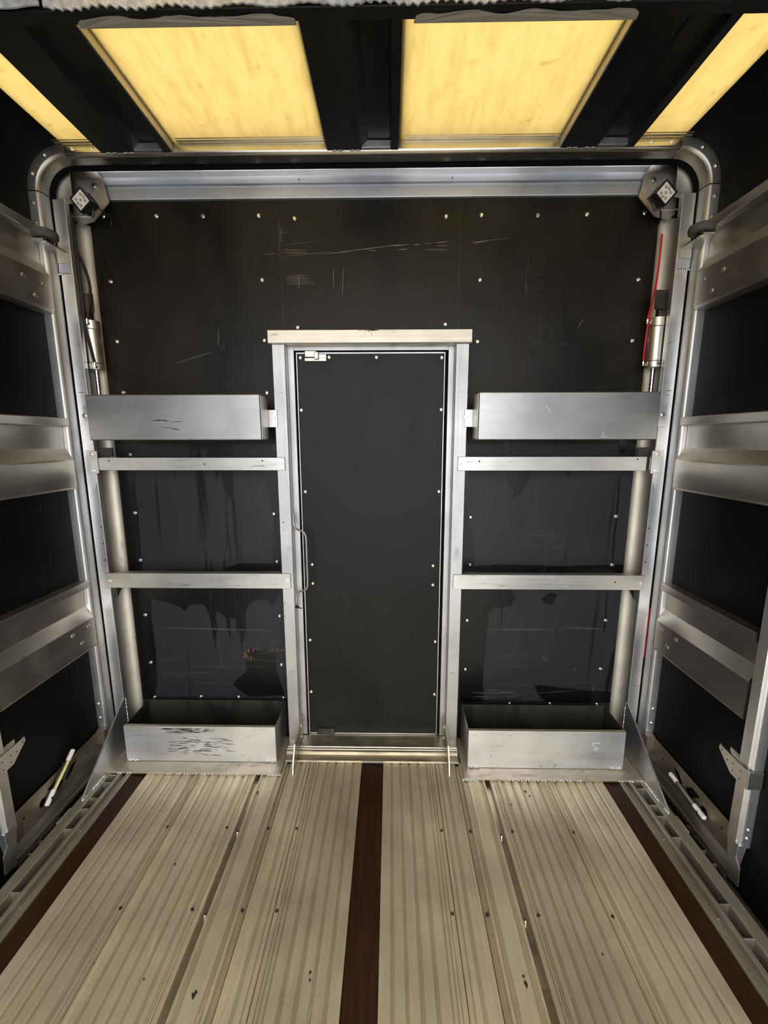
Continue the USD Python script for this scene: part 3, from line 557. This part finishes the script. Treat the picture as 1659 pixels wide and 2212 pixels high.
tag(obj('air_hose', tube(hB, .0052), 'black_hose'), 'black hose running straight to the bottom fitting of the left cylinder', 'hose', 'black air hoses')
rA = [(1.078, 1.715, 2.10), (1.077, 1.715, 1.981), (1.068, 1.71, 1.895), (1.055, 1.705, 1.791), (1.048, 1.70, 1.71), (1.047, 1.699, 1.646)]
rB = [(1.082, 1.72, 2.10), (1.081, 1.72, 1.981), (1.071, 1.71, 1.90), (1.058, 1.705, 1.84), (1.047, 1.699, 1.798)]
tag(obj('air_line', tube(rA, .0030), 'red_hose'), 'long red air line down to the bottom fitting of the right cylinder', 'hose', 'red air lines')
tag(obj('air_line', tube(rB, .0030), 'red_hose'), 'short red air line ending at the top fitting of the right cylinder', 'hose', 'red air lines')

# ------------------------------------------------------------------ door frame, door, sill
df = thing('door_frame', 'aluminium frame with a pale lintel around the black door', 'door frame', (0, 1.66, 0))
obj('lintel', bx(-.386, .3755, 1.632, 1.700, 1.704, 1.751, .002), 'header_aluminium', df, label='pale stained lintel box')
obj('stain', scratch([(-.03, 1.7485, .03, 1.748, .005), (.0, 1.749, .015, 1.7488, .006), (-.024, 1.743, -.021, 1.72, .0011), (.004, 1.744, .001, 1.728, .0018), (-.012, 1.7455, -.002, 1.744, .003), (.016, 1.7445, .017, 1.735, .0012), (-.05, 1.747, -.034, 1.7475, .002)], 1.632), 'rust_scuff', df, label='dark run on the lintel', kind='stuff')
for x0, x1 in ((-.3755, -.326), (.318, .368)):
    m = obj('jamb', [bx(x0, x1, YP, YP + .046, .003, 1.704, .002)], 'jamb_aluminium', df)
    mk = [(x0 + .008, 1.53, x1 - .008, 1.528, .001), (x0 + .012, .99, x0 + .02, .988, .002), (x0 + .01, .96, x0 + .02, .96, .001), (x0 + .02, .44, x1 - .01, .443, .001), (x0 + .005, 1.31, x0 + .012, 1.30, .001), (x0 + .015, .36, x0 + .03, .365, .003)]
    obj('scuff', scratch(mk, YP, .001), 'dark_steel', df, kind='stuff')
    if x0 < 0:
        for z in (.677, .616): obj('bolt', rivet((-.363, YP, z), r=.0062), 'zinc', m)
        obj('hole', cyl((-.36, YP - .0004, 1.021), (-.36, YP + .001, 1.021), .0025, 8), 'black_gap', m)
obj('stop_frame', [bx(-.326, -.302, 1.690, 1.700, .03, 1.704, .001)], 'jamb_aluminium', df)
obj('stop_frame', [bx(.296, .318, 1.690, 1.700, .03, 1.704, .001)], 'jamb_aluminium', df)
obj('stop_frame', [bx(-.302, .296, 1.690, 1.700, 1.689, 1.704, .001)], 'jamb_aluminium', df)
obj('gasket', [bx(-.326, .318, 1.704, 1.712, .02, 1.70, 0)], 'black_gap', df, smooth=False, label='black gasket behind the door edge')
hp = [(-.322, 1.652, 1.056), (-.322, 1.652, 1.018), (-.315, 1.648, .999), (-.300, 1.640, .991), (-.282, 1.634, .985), (-.271, 1.631, .970), (-.268, 1.63, .940), (-.268, 1.63, .85), (-.268, 1.63, .779), (-.270, 1.631, .754), (-.281, 1.634, .738), (-.304, 1.645, .728), (-.318, 1.65, .713), (-.322, 1.652, .676)]
hp = [(x + .0025, y, z) for x, y, z in hp]
obj('grab_handle', [tube(hp, .0042, 10, 4), weld((-.3225, 1.655, 1.05), (-.3225, 1.655, 1.01), .003), weld((-.3225, 1.655, .71), (-.3225, 1.655, .68), .003)], 'jamb_aluminium', df, label='bent rod grab handle')
obj('latch_pin', [cyl((-.326, 1.66, .655), (-.314, 1.655, .655), .006, 10), cyl((-.316, 1.655, .653), (-.298, 1.652, .651), .0025, 8)], 'black_plastic', df, label='black latch pin')
dr = thing('door_1', 'black riveted door in the middle of the bulkhead', 'door', (0, 1.70, .03), kind='structure')
obj('door_panel', bx(-.290, .280, 1.697, 1.703, .032, 1.680, .001), 'door_panel_black', dr, smooth=False)
e = .0055
obj('edge_strip', bx(-.2955, -.2905, 1.6955, 1.703, .03, 1.684, .0008), 'jamb_aluminium', dr)
obj('edge_strip', bx(.2805, .2855, 1.6955, 1.703, .03, 1.684, .0008), 'jamb_aluminium', dr)
obj('edge_strip', bx(-.2905, .2805, 1.6955, 1.703, 1.6775, 1.684, .0008), 'jamb_aluminium', dr)
obj('edge_strip', bx(-.2905, .2805, 1.6955, 1.703, .029, .034, .0008), 'jamb_aluminium', dr)
for x, z in [(-.278, 1.664), (-.166, 1.665), (.018, 1.664), (.271, 1.662), (-.281, 1.465), (.273, 1.466), (-.276, 1.139), (.271, 1.14), (-.257, .829), (.253, .825), (-.257, .745), (.254, .741), (-.277, .486), (.269, .482), (-.28, .237), (.271, .229)]:
    obj('rivet', rivet((x, 1.697, z), r=.0075), 'zinc', dr)
lt = obj('latch', [bx(-.261, -.176, 1.690, 1.697, 1.650, 1.662, .001), bx(-.258, -.215, 1.684, 1.690, 1.664, 1.687, .001), bx(-.215, -.176, 1.690, 1.697, 1.662, 1.676, .001), bx(-.222, -.205, 1.680, 1.690, 1.655, 1.683, .002)], 'rail_aluminium', dr, label='aluminium slam latch at the top edge')
obj('latch', [bx(-.258, -.178, 1.688, 1.697, .034, .058, .001), bx(-.235, -.20, 1.682, 1.69, .038, .054, .002)], 'grimy_aluminium', dr, label='dark latch at the bottom edge')
q = random.Random(5)
obj('spatter', [lathe([[0, .0006], [.0016, .0004], [.0018, 0], [0, 0]], (q.uniform(-.27, -.05) if q.random() < .75 else q.uniform(-.05, .25), 1.697, q.uniform(.85, 1.62)), (0, -1, 0), 6) for _ in range(150)], 'ink', dr, label='small dark specks', kind='stuff')
sl = thing('door_sill', 'ribbed golden-grey aluminium sill in front of the door', 'sill', (0, 1.6, 0))
prof = [(1.705, .002), (1.705, .028), (1.622, .024), (1.621, .0285), (1.614, .030), (1.611, .025), (1.608, .025), (1.606, .030), (1.600, .030), (1.598, .024), (1.594, .024), (1.592, .0275), (1.587, .0275), (1.585, .014), (1.556, .010), (1.5545, .002)]
obj('sill', ext(Polygon(prof), 'x', -.372, .363), 'sill_aluminium', sl, smooth=False)

# ------------------------------------------------------------------ crossbars between corner posts and door frame
def crossbar(x0, x1, z0, z1, yb, lab, holes=(), plate=None, end_bolts=()):
    t = thing('crossbar', lab, 'bar', ((x0 + x1) / 2, yb, z0), group='crossbars beside the door')
    obj('bar', bx(x0, x1, yb - .006, yb, z0, z1, .0012), 'scuffed_aluminium', t)
    obj('flange', bx(x0 + .045, x1 - .045, yb, yb + .028, z1 - .005, z1 - .001, .001), 'scuffed_aluminium', t)
    for x, z in end_bolts: obj('bolt', bolt((x, yb - .006, z), (0, -1, 0), .006, .004), 'zinc', t)
    for x, z in holes: obj('hole', cyl((x, yb - .0064, z), (x, yb - .005, z), .003, 8), 'black_gap', t)
    if plate:
        a, b, c, d = plate
        p = obj('end_plate', bx(a, b, YP - .005, YP, c, d, .001), 'bright_aluminium', t, label='bolted end plate')
        for z in (c + .012, d - .012): obj('bolt', bolt(((a + b) / 2, YP - .005, z), (0, -1, 0), .006, .004), 'zinc', p)
        s = -1 if a < 0 else 1
        obj('end_return', bx(min(abs(a), abs(b)) * s - s * .002, min(abs(a), abs(b)) * s - s * .006, yb - .004, YP + .012, z0 + .002, z1 - .002, .001), 'dull_aluminium', t)
crossbar(-1.112, -.338, .741, .806, YP - .0005, 'lower crossbar with a dark smear left of the door', [], None, [(-1.094, .772), (-.354, .776)])
crossbar(.331, 1.111, .742, .805, YP - .0005, 'lower crossbar with faint scratches right of the door', [(.99, .776)], None, [(.347, .780), (1.097, .770)])
crossbar(-1.078, -.342, 1.230, 1.281, YP - .0005, 'narrow upper crossbar under the storage box left of the door', [(-1.04, 1.268), (-.43, 1.268), (-.66, 1.255)], (-1.131, -1.086, 1.218, 1.306), [(-.356, 1.256)])
crossbar(.336, 1.066, 1.229, 1.284, YP - .0005, 'narrow upper crossbar under the storage box right of the door', [(1.03, 1.274), (.42, 1.266)], (1.085, 1.129, 1.218, 1.306), [(.350, 1.256)])

# ------------------------------------------------------------------ storage boxes
for s, side in ((-1, 'left'), (1, 'right')):
    x0, x1 = (-1.039, -.399) if s < 0 else (.390, 1.037)
    z0, z1 = 1.348, (1.512 if s < 0 else 1.517)
    lab = 'closed sheet-metal storage box with black scuffs and seams left of the door' if s < 0 else 'closed plain sheet-metal storage box right of the door'
    t = thing('storage_box', lab, 'box', ((x0 + x1) / 2, 1.547, z0), group='storage boxes')
    obj('body', bx(x0, x1, 1.547, 1.640, z0, z1, .003), 'box_aluminium', t)
    if s < 0:
        obj('seam', [bx(x0 + .006, x0 + .40, 1.5462, 1.548, z1 - .0125, z1 - .0105, .0004), bx(x0 + .425, x1 - .006, 1.5462, 1.548, z1 - .0125, z1 - .0105, .0004), bx(x0 + .006, x1 - .006, 1.5462, 1.548, z0 + .0095, z0 + .0115, .0004)], 'bright_aluminium', t)
        obj('scuff', scratch([(-.80, 1.419, -.75, 1.421, .004), (-.76, 1.42, -.735, 1.417, .003), (-.73, 1.414, -.685, 1.416, .003), (-.76, 1.395, -.73, 1.392, .003), (-.735, 1.392, -.70, 1.385, .004)], 1.547), 'ink', t, kind='stuff')
    else:
        obj('seam', [bx(x0 + .004, x1 - .004, 1.5464, 1.548, z0 + .007, z0 + .0085, .0003)], 'bright_aluminium', t)
        obj('scuff', scratch([(.80, 1.50, .81, 1.50, .002), (.63, 1.47, .635, 1.462, .003), (.64, 1.46, .65, 1.44, .002), (.84, 1.365, .845, 1.375, .003), (.6, 1.36, .605, 1.37, .002), (.83, 1.362, .86, 1.358, .002)], 1.547), 'lens', t, kind='stuff')
    end = obj('end_plate', bx(x1 - .0005 if s < 0 else x0 + .0005, (x1 + .0015) if s < 0 else x0 - .0015, 1.553, 1.636, z0 + .006, z1 - .006, .0004), 'dull_aluminium', t)
    xi = (-.409, -.364) if s < 0 else (.357, .40)
    xo = (-1.120, -1.03) if s < 0 else (1.03, 1.124)
    for a, b, bo in ((xi[0], xi[1], -.374 if s < 0 else .362), (xo[0], xo[1], -1.115 if s < 0 else 1.108)):
        p = obj('mounting_tab', bx(a, b, YP - .0055, YP - .001, 1.397, 1.463 if abs(a) < .6 else 1.482, .0008), 'bright_aluminium', t)
        obj('bolt', bolt((bo, YP - .0055, 1.432 if abs(a) < .6 else 1.442), (0, -1, 0), .0068, .004), 'zinc', p)

# ------------------------------------------------------------------ base plates, troughs, gussets
for s, side in ((-1, 'left'), (1, 'right')):
    x0, x1 = (-1.094, -.374) if s < 0 else (.3715, 1.086)
    y0 = 1.484 if s < 0 else 1.470
    t = thing('base_plate', f'flat weld-edged floor plate under the {side} feed trough', 'plate', ((x0 + x1) / 2, 1.6, 0), group='trough base plates')
    obj('plate', bx(x0, x1, y0, 1.70, .0005, .009, .001), 'plate_aluminium', t)
    xs = [s * x for x in (.395, .53, .56, .595, .625, .66, .69, .725, .76, .79, .83, .995, 1.035)]
    for k, x in enumerate(xs): obj('weld', weld((x - .006 if k else x - .03, y0 - .001, .005), (x + .006 if k else x + .02, y0 - .001, .004), .0042, .005), 'zinc', t)
    # trough
    if s < 0: tx0, tx1, ty0, ty1, tz = -1.040, -.404, 1.543, 1.729, .171
    else: tx0, tx1, ty0, ty1, tz = .394, 1.031, 1.526, 1.702, .178
    lab = 'open sheet-metal feed trough with a heavily scuffed front' if s < 0 else 'open sheet-metal feed trough with a clean front and a scratched S'
    t = thing('feed_trough', lab, 'trough', ((tx0 + tx1) / 2, ty0, .01), group='feed troughs')
    w = .003; zb = .0105
    f_ = obj('front_panel', bx(tx0, tx1, ty0, ty0 + w, zb, tz, .0008), 'trough_aluminium', t)
    if s < 0: obj('scuff', scratch(fuzz(-.76, .085, .07, .08, 22, 1, 31) + fuzz(-.70, .075, .10, .07, 26, 1, 33) + fuzz(-.82, .08, .08, .05, 14, 1, 34) + fuzz(-.64, .09, .10, .06, 14, 1, 35) + fuzz(-.79, .155, .13, .018, 30, 1, 32) + fuzz(-.68, .15, .06, .025, 8, 1, 36), ty0, .0024), 'ink', t, label='black scuff marks', kind='stuff')
    obj('rim', bx(tx0, tx1, ty0, ty0 + .014, tz, tz + .003, .0008), 'plate_aluminium', t)
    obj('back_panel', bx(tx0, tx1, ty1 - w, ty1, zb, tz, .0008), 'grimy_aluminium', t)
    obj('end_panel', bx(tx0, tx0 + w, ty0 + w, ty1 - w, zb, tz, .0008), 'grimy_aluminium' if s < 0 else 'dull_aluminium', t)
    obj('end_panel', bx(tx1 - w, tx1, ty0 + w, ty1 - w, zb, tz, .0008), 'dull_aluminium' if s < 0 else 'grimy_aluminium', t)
    obj('bottom', bx(tx0 + w, tx1 - w, ty0 + w, ty1 - w, zb, zb + .004, .0005), 'underside', t)
    obj('weld', [weld((tx0 + .01, ty0 - .001, zb + .004), (tx0 + .045, ty0 - .001, zb + .0035), .0042), weld((tx1 - .045, ty0 - .001, zb + .0035), (tx1 - .01, ty0 - .001, zb + .004), .0042)], 'zinc', t)
    if s > 0: obj('scratched_mark', scratch([(.93, .128, .905, .132, .003), (.905, .132, .897, .122, .003), (.897, .122, .915, .112, .003), (.915, .112, .922, .102, .003), (.922, .102, .905, .098, .003), (.905, .108, .93, .104, .002), (.91, .094, .92, .092, .002)], ty0), 'lens', t, label='scratched S shape')
    # outer gusset
    gx = s * 1.091
    t = thing('corner_gusset', f'large triangular gusset plate welded to the {side} corner post', 'gusset', (gx, 1.5, 0), group='outer gussets')
    yf = 1.353 if s < 0 else 1.330
    obj('plate', ext(Polygon([(yf, .004), (1.646, .008), (1.646, .236), (1.636, .240), (yf - .003, .012)]), 'x', gx - .0035, gx + .0035), 'bright_aluminium', t, smooth=False)
    obj('weld', weld((gx - s * .003, 1.646, .03), (gx - s * .002, 1.646, .232), .0042), 'zinc', t)
    obj('weld', weld((gx, yf, .005), (gx, yf + .012, .005), .006), 'zinc', t)
    obj('weld', weld((gx - s * .004, yf + .05, .004), (gx - s * .004, 1.47, .004), .0035), 'zinc', t)
    # inner gusset by the door
    gx = -.3232 if s < 0 else .3145
    t = thing('door_gusset', f'small bent-edged gusset plate at the foot of the {side} door jamb', 'gusset', (gx, 1.58, 0), group='door gussets')
    obj('plate', ext(Polygon([(1.487, .003), (1.555, .003), (1.556, .014), (1.583, .018), (1.586, .032), (1.688, .032), (1.688, .075), (1.672, .130), (1.652, .128), (1.546, .125), (1.540, .118), (1.484, .010)]) if False else
        Polygon([(1.487, .003), (1.555, .003), (1.556, .016), (1.583, .019), (1.587, .031), (1.685, .031), (1.685, .128), (1.670, .132), (1.535, .103), (1.503, .052), (1.484, .008)]), 'x', gx - .0025, gx + .0025), 'sill_aluminium', t, smooth=False)
    obj('weld', weld((gx, 1.487, .004), (gx, 1.496, .003), .005), 'zinc', t)
    for z in (.045, .100): obj('bolt', bolt((gx - s * .0025, 1.655, z), (-s, 0, 0), .006, .005), 'zinc', t)

# ------------------------------------------------------------------ side rails
RAILS = [(1.80, 2.082, True, 'top'), (1.158, 1.430, False, 'middle'), (.502, .789, True, 'bottom')]
for s, side in ((-1, 'left'), (1, 'right')):
    for zb, zt, bolts, lev in RAILS:
        dz = zt - 1.430
        P = [(0, zt), (.040, zt), (.042, zt - .003), (.041, zt - .028), (.0385, zt - .030), (.012, zt - .032), (.011, zt - .112), (.0135, zt - .117), (.041, zt - .156), (.0425, zt - .162), (.042, zb + .012), (.038, zb + .004), (0, zb)]
        P = [(s * (XW - .0005 - u), z) for u, z in P]
        t = thing('side_rail', f'{lev} profiled aluminium rail on the {side} side wall' + (' with three bolts' if bolts else ' welded at its end'), 'rail', (s * 1.17, 1.38, zb), group='side rails')
        r_ = obj('rail', ext(Polygon(P), 'y', 1.163, 1.5985), 'rail_aluminium', t, smooth=20)
        if bolts:
            for y, z in ((1.478, zb + .090 if lev == 'top' else .607), (1.562, zb + .090 if lev == 'top' else .607), (1.520, zb + .040 if lev == 'top' else .556)):
                obj('bolt', rivet((s * (XW - .0425), y, z), (-s, 0, 0), .0088), 'dull_aluminium', t)
        else:
            obj('weld', weld((s * 1.150, 1.5985, zb + .02), (s * 1.150, 1.5985, zt - .17), .0028, .02), 'zinc', t)

# ------------------------------------------------------------------ near hoop, with fabric
YN = 1.1125
nh = thing('frame_hoop', 'nearest aluminium hoop with posts at both picture edges', 'frame', (0, YN, 0))
pr = [(u, YN + v * .85) for u, v in HOOP]
for s in (-1, 1):
    up_ = obj('upright', sweep([((s * XW, .10), (-s, 0)), ((s * XW, 2.203), (-s, 0))], pr), 'bright_aluminium', nh, smooth=40)
    obj('corner', sweep(arc(s), pr), 'roof_black', nh, smooth=40)
    for z in (.135, .165): obj('bolt', rivet((s * (XW - .014), YN, z), (0, -1, 0), .006), 'zinc', up_)
    obj('foot_plate', ext(Polygon([(1.150, .115), (1.131, -.024), (1.090, -.016), (1.094, .045), (1.113, .070), (1.113, .115)]), 'x', s * 1.153, s * 1.149), 'dull_aluminium', nh, smooth=False, label='tapered plate below the post')
    obj('foot_flange', ext(Polygon([(s * 1.153, .108), (s * 1.180, .108), (s * 1.172, .060), (s * 1.160, -.012), (s * 1.153, -.016)]), 'y', 1.112, 1.115), 'bright_aluminium', nh, smooth=False)
    hb_ = obj('hinge_plate', [ext(Polygon([(1.108, .312), (1.122, .312), (1.170, .316), (1.222, .362), (1.220, .378), (1.208, .376), (1.122, .371), (1.108, .371)]), 'x', s * 1.1475, s * 1.1435)], 'dull_aluminium', nh, smooth=False, label='drilled hinge plate')
    obj('hinge_plate', [ext(Polygon([(1.150, .316), (1.170, .320), (1.215, .358), (1.215, .372), (1.150, .370)]), 'x', s * 1.178, s * 1.174)], 'dull_aluminium', nh, smooth=False, label='drilled hinge plate')
    obj('hinge_strap', bx(s * 1.1435, s * 1.188, 1.1065, 1.1105, .312, .371, .001), 'dull_aluminium', nh)
    for y, z in ((1.210, .364), (1.186, .348), (1.165, .352), (1.162, .330), (1.135, .352), (1.135, .325)):
        obj('hole', cyl((s * 1.1431, y, z), (s * 1.1445, y, z), .0022, 8), 'black_gap', hb_)
obj('top_member', [bx(-1.06, 1.06, 1.118, 1.152, 2.311, 2.346, .002)], 'roof_black', nh, label='black lined roof member')

def frill(x0, x1, y, z_top, z_edge, amp, wl, th, seed, horizontal=None):
    """sheet hanging from z_top to a scalloped lower edge"""
    q = random.Random(seed); n = int((x1 - x0) / .006); xs = np.linspace(x0, x1, n); ph = q.random() * 6
    low = np.array([z_edge + amp * (abs(math.sin(math.pi * x / wl + ph + .6 * math.sin(x * 9))) - .5) for x in xs])
    rows = 5; Vv = []
    for sgn in (0, 1):
        for j in range(rows):
            t = j / (rows - 1)
            for x, lo in zip(xs, low):
                yy = y + .004 * math.sin(x * 41 + 3 * t) * t + .003 * math.sin(2 * math.pi * x / wl) * t
                Vv.append((x, yy + sgn * th, z_top + (lo - z_top) * t))
    Ff = []; N = rows * n
    for j in range(rows - 1):
        for i in range(n - 1):
            a, b, c, d = j * n + i, j * n + i + 1, (j + 1) * n + i + 1, (j + 1) * n + i
            Ff += [[a, c, b], [a, d, c], [N + a, N + b, N + c], [N + a, N + c, N + d]]
    for i in range(n - 1):
        for j0, fl in ((0, 1), (rows - 1, 0)):
            a, b = j0 * n + i, j0 * n + i + 1
            q4 = [[a, b, N + b], [a, N + b, N + a]]; Ff += [f[::-1] for f in q4] if not fl else q4
    for j in range(rows - 1):
        for i0, fl in ((0, 0), (n - 1, 1)):
            a, b = j * n + i0, (j + 1) * n + i0
            q4 = [[a, b, N + b], [a, N + b, N + a]]; Ff += [f[::-1] for f in q4] if not fl else q4
    m = trimesh.Trimesh(Vv, Ff, process=False); m.fix_normals(); return m
tag(obj('fabric_cover', frill(-.70, .64, 1.096, 2.345, 2.2985, .0038, .021, .004, 3), 'fabric', smooth=60), 'grey fabric with a scalloped lower edge hung along the near roof member', 'fabric')
tag(obj('corner_cover', frill(-1.06, -.71, 1.094, 2.345, 2.302, .001, .2, .004, 4), 'fabric', smooth=60), 'plain straight-edged fabric left of the scalloped cover', 'fabric')
def flap(x0, x1, seed):
    q = random.Random(seed); n = 40; xs = np.linspace(x0, x1, n)
    near = [(x, 1.133 + .0035 * math.sin(x * 37 + seed) + .0012 * q.uniform(-1, 1)) for x in xs]
    near[0] = (x0 + .004, 1.141); near[-1] = (x1 - .002, 1.140)
    m = ext(Polygon(near + [(x1, 1.1545), (x0, 1.1545)]), 'z', 2.3075, 2.3105)
    v = np.array(m.vertices); v[:, 2] += .0012 * np.sin(v[:, 0] * 53) * (1.1545 - v[:, 1]) / .02 - .0012; return trimesh.Trimesh(v, m.faces, process=False)
tag(obj('fabric_strip', flap(-.660, -.148, 1), 'torn_fabric', smooth=False), 'torn grey fabric strip edging the left wide roof light', 'fabric', 'torn strips')
tag(obj('fabric_strip', flap(.126, .640, 2), 'torn_fabric', smooth=False), 'torn grey fabric strip edging the right wide roof light', 'fabric', 'torn strips')

# ------------------------------------------------------------------ floor tracks, side sills, skirts, light tubes
DIV = [1.475, 1.437, 1.362, 1.316, 1.235, 1.026, .94, .86, .815, .735, .53]
for s, side in ((-1, 'left'), (1, 'right')):
    t = thing('floor_track', f'pocketed aluminium track along the {side} edge of the floor', 'track', (s * 1.05, 1.0, 0), group='floor tracks')
    X = lambda P: [(s * x, z) for x, z in P]
    obj('inner_rail', ext(Polygon(X([(.9905, -.065), (.9905, -.001), (.992, 0), (1.009, 0), (1.011, -.002), (1.013, -.016), (1.026, -.016), (1.028, .002), (1.030, .004), (1.040, .004), (1.042, .002), (1.042, -.065)])), 'y', YB, 1.49), 'track_aluminium', t, smooth=False)
    obj('outer_rail', ext(Polygon(X([(1.072, -.065), (1.072, .002), (1.074, .004), (1.090, .004), (1.0905, .0025), (1.0925, .0025), (1.093, .004), (1.109, .004), (1.111, .002), (1.111, -.065)])), 'y', YB, 1.63), 'track_aluminium', t, smooth=False)
    obj('pocket_bed', bx(s * 1.042, s * 1.072, YB, 1.49, -.066, -.060, 0), 'grimy_aluminium', t, smooth=False)
    for y in DIV: obj('divider', [bx(s * 1.042, s * 1.072, y - .002, y + .002, -.060, .003, .0006)], 'track_aluminium', t)
    for a, b in ((1.437, 1.362), (1.316, 1.235), (1.026, .94), (1.49, 1.475), (.815, .735)):
        obj('pocket_bolt', lathe([[0, .006], [.006, .006], [.008, .003], [.011, .002], [.011, 0], [0, 0]], (s * 1.060, (a + b) / 2 - .01, -.060), (0, 0, 1), 12), 'dark_steel', t)
    for y in (1.245, 1.0): obj('bolt', bolt((s * 1.019, y, -.016), (0, 0, 1), .005, .004), 'chrome', t)
    obj('lug', bx(s * 1.111, s * 1.117, 1.255, 1.32, -.03, .003, .001), 'plate_aluminium', t)
    # side sill
    t = thing('side_sill', f'dark grey profiled sill between the {side} track and the skirt', 'sill', (s * 1.165, 1.4, 0), group='side sills')
    obj('sill', ext(Polygon(X([(1.1895, .010), (1.180, .012), (1.176, .008), (1.164, -.014), (1.158, -.018), (1.157, -.030), (1.1895, -.045)])), 'y', 1.14, 1.60), 'sill_side_aluminium', t, smooth=False)
    obj('lower_rail', bx(s * 1.150, s * 1.158, 1.14, 1.315, -.075, -.030, .001), 'grimy_aluminium', t)
    for y in (1.17, 1.215): obj('support', bx(s * 1.119, s * 1.150, y, y + .005, -.044, -.030, .0005), 'dull_aluminium', t)
    # skirt plate with its cut-outs
    t = thing('skirt_plate', f'low aluminium skirt with angular cut-outs on the {side} side wall', 'plate', (s * 1.188, 1.4, 0), group='skirt plates')
    pl_ = Polygon([(1.150, .008), (1.598, .008), (1.598, .117), (1.150, .117)])
    cut1 = Polygon([(1.462, .088), (1.424, .087), (1.389, .052), (1.404, .047), (1.430, .060)])
    cut2 = Polygon([(1.386, .060), (1.352, .090), (1.311, .086), (1.353, .046), (1.37, .048)])
    pl_ = pl_.difference(unary_union([cut1, cut2, Point(1.288, .055).buffer(.016)]))
    obj('skirt', ext(pl_, 'x', s * 1.1845, s * 1.1825), 'skirt_aluminium', t, smooth=False)
    obj('cutout_back', bx(s * 1.1893, s * 1.1885, 1.26, 1.48, .03, .1, 0), 'void', t, smooth=False)
    for y in (1.515, 1.52): obj('hole', cyl((s * 1.1822, y if y < 1.517 else 1.21, .07), (s * 1.1835, y if y < 1.517 else 1.21, .07), .004, 8), 'black_gap', t)
    obj('end_block', bx(s * 1.184, s * 1.150, 1.575, 1.598, .06, .125, .002), 'skirt_aluminium', t)
    # light tube
    if s < 0: p, q_ = np.array([-1.168, 1.431, .155]), np.array([-1.168, 1.283, .046])
    else: p, q_ = np.array([1.168, 1.448, .064]), np.array([1.168, 1.263, .050])
    lab = 'white-capped marker tube leaning steeply on the left skirt' if s < 0 else 'white-capped marker tube lying almost flat on the right skirt'
    t = thing('marker_tube', lab, 'tube', tuple(q_), group='marker tubes')
    d = (q_ - p) / np.linalg.norm(q_ - p); Lh = np.linalg.norm(q_ - p)
    obj('tube', cyl(p + d * .03, q_ - d * .03, .0075, 16), 'satin_aluminium', t)
    obj('cap', lathe([[0, 0], [.006, 0], [.0085, .003], [.0085, .040], [0, .040]], p, d, 16), 'white_plastic', t)
    obj('cap', lathe([[0, 0], [.006, 0], [.0085, .003], [.0085, .050], [0, .050]], q_, -d, 16), 'white_plastic', t)
    nrm = np.array([-s, -.6, 0]); nrm = nrm - d * (nrm @ d); nrm /= np.linalg.norm(nrm)
    if s < 0: obj('reflective_strip', cyl(p + d * .042 + nrm * .0042, q_ - d * .052 + nrm * .0042, .0045, 10), 'yellow_strip', t)
    obj('screw', bolt(q_ - d * .026 + nrm * .0055 - np.array([0, 0, .002]), nrm, .005, .004, washer=False), 'dark_steel', t)
    for c_ in (p + d * .05, q_ - d * .02): obj('clip', cyl(c_, c_ + np.array([s * .0145, 0, 0]), .004, 8), 'dark_steel', t)
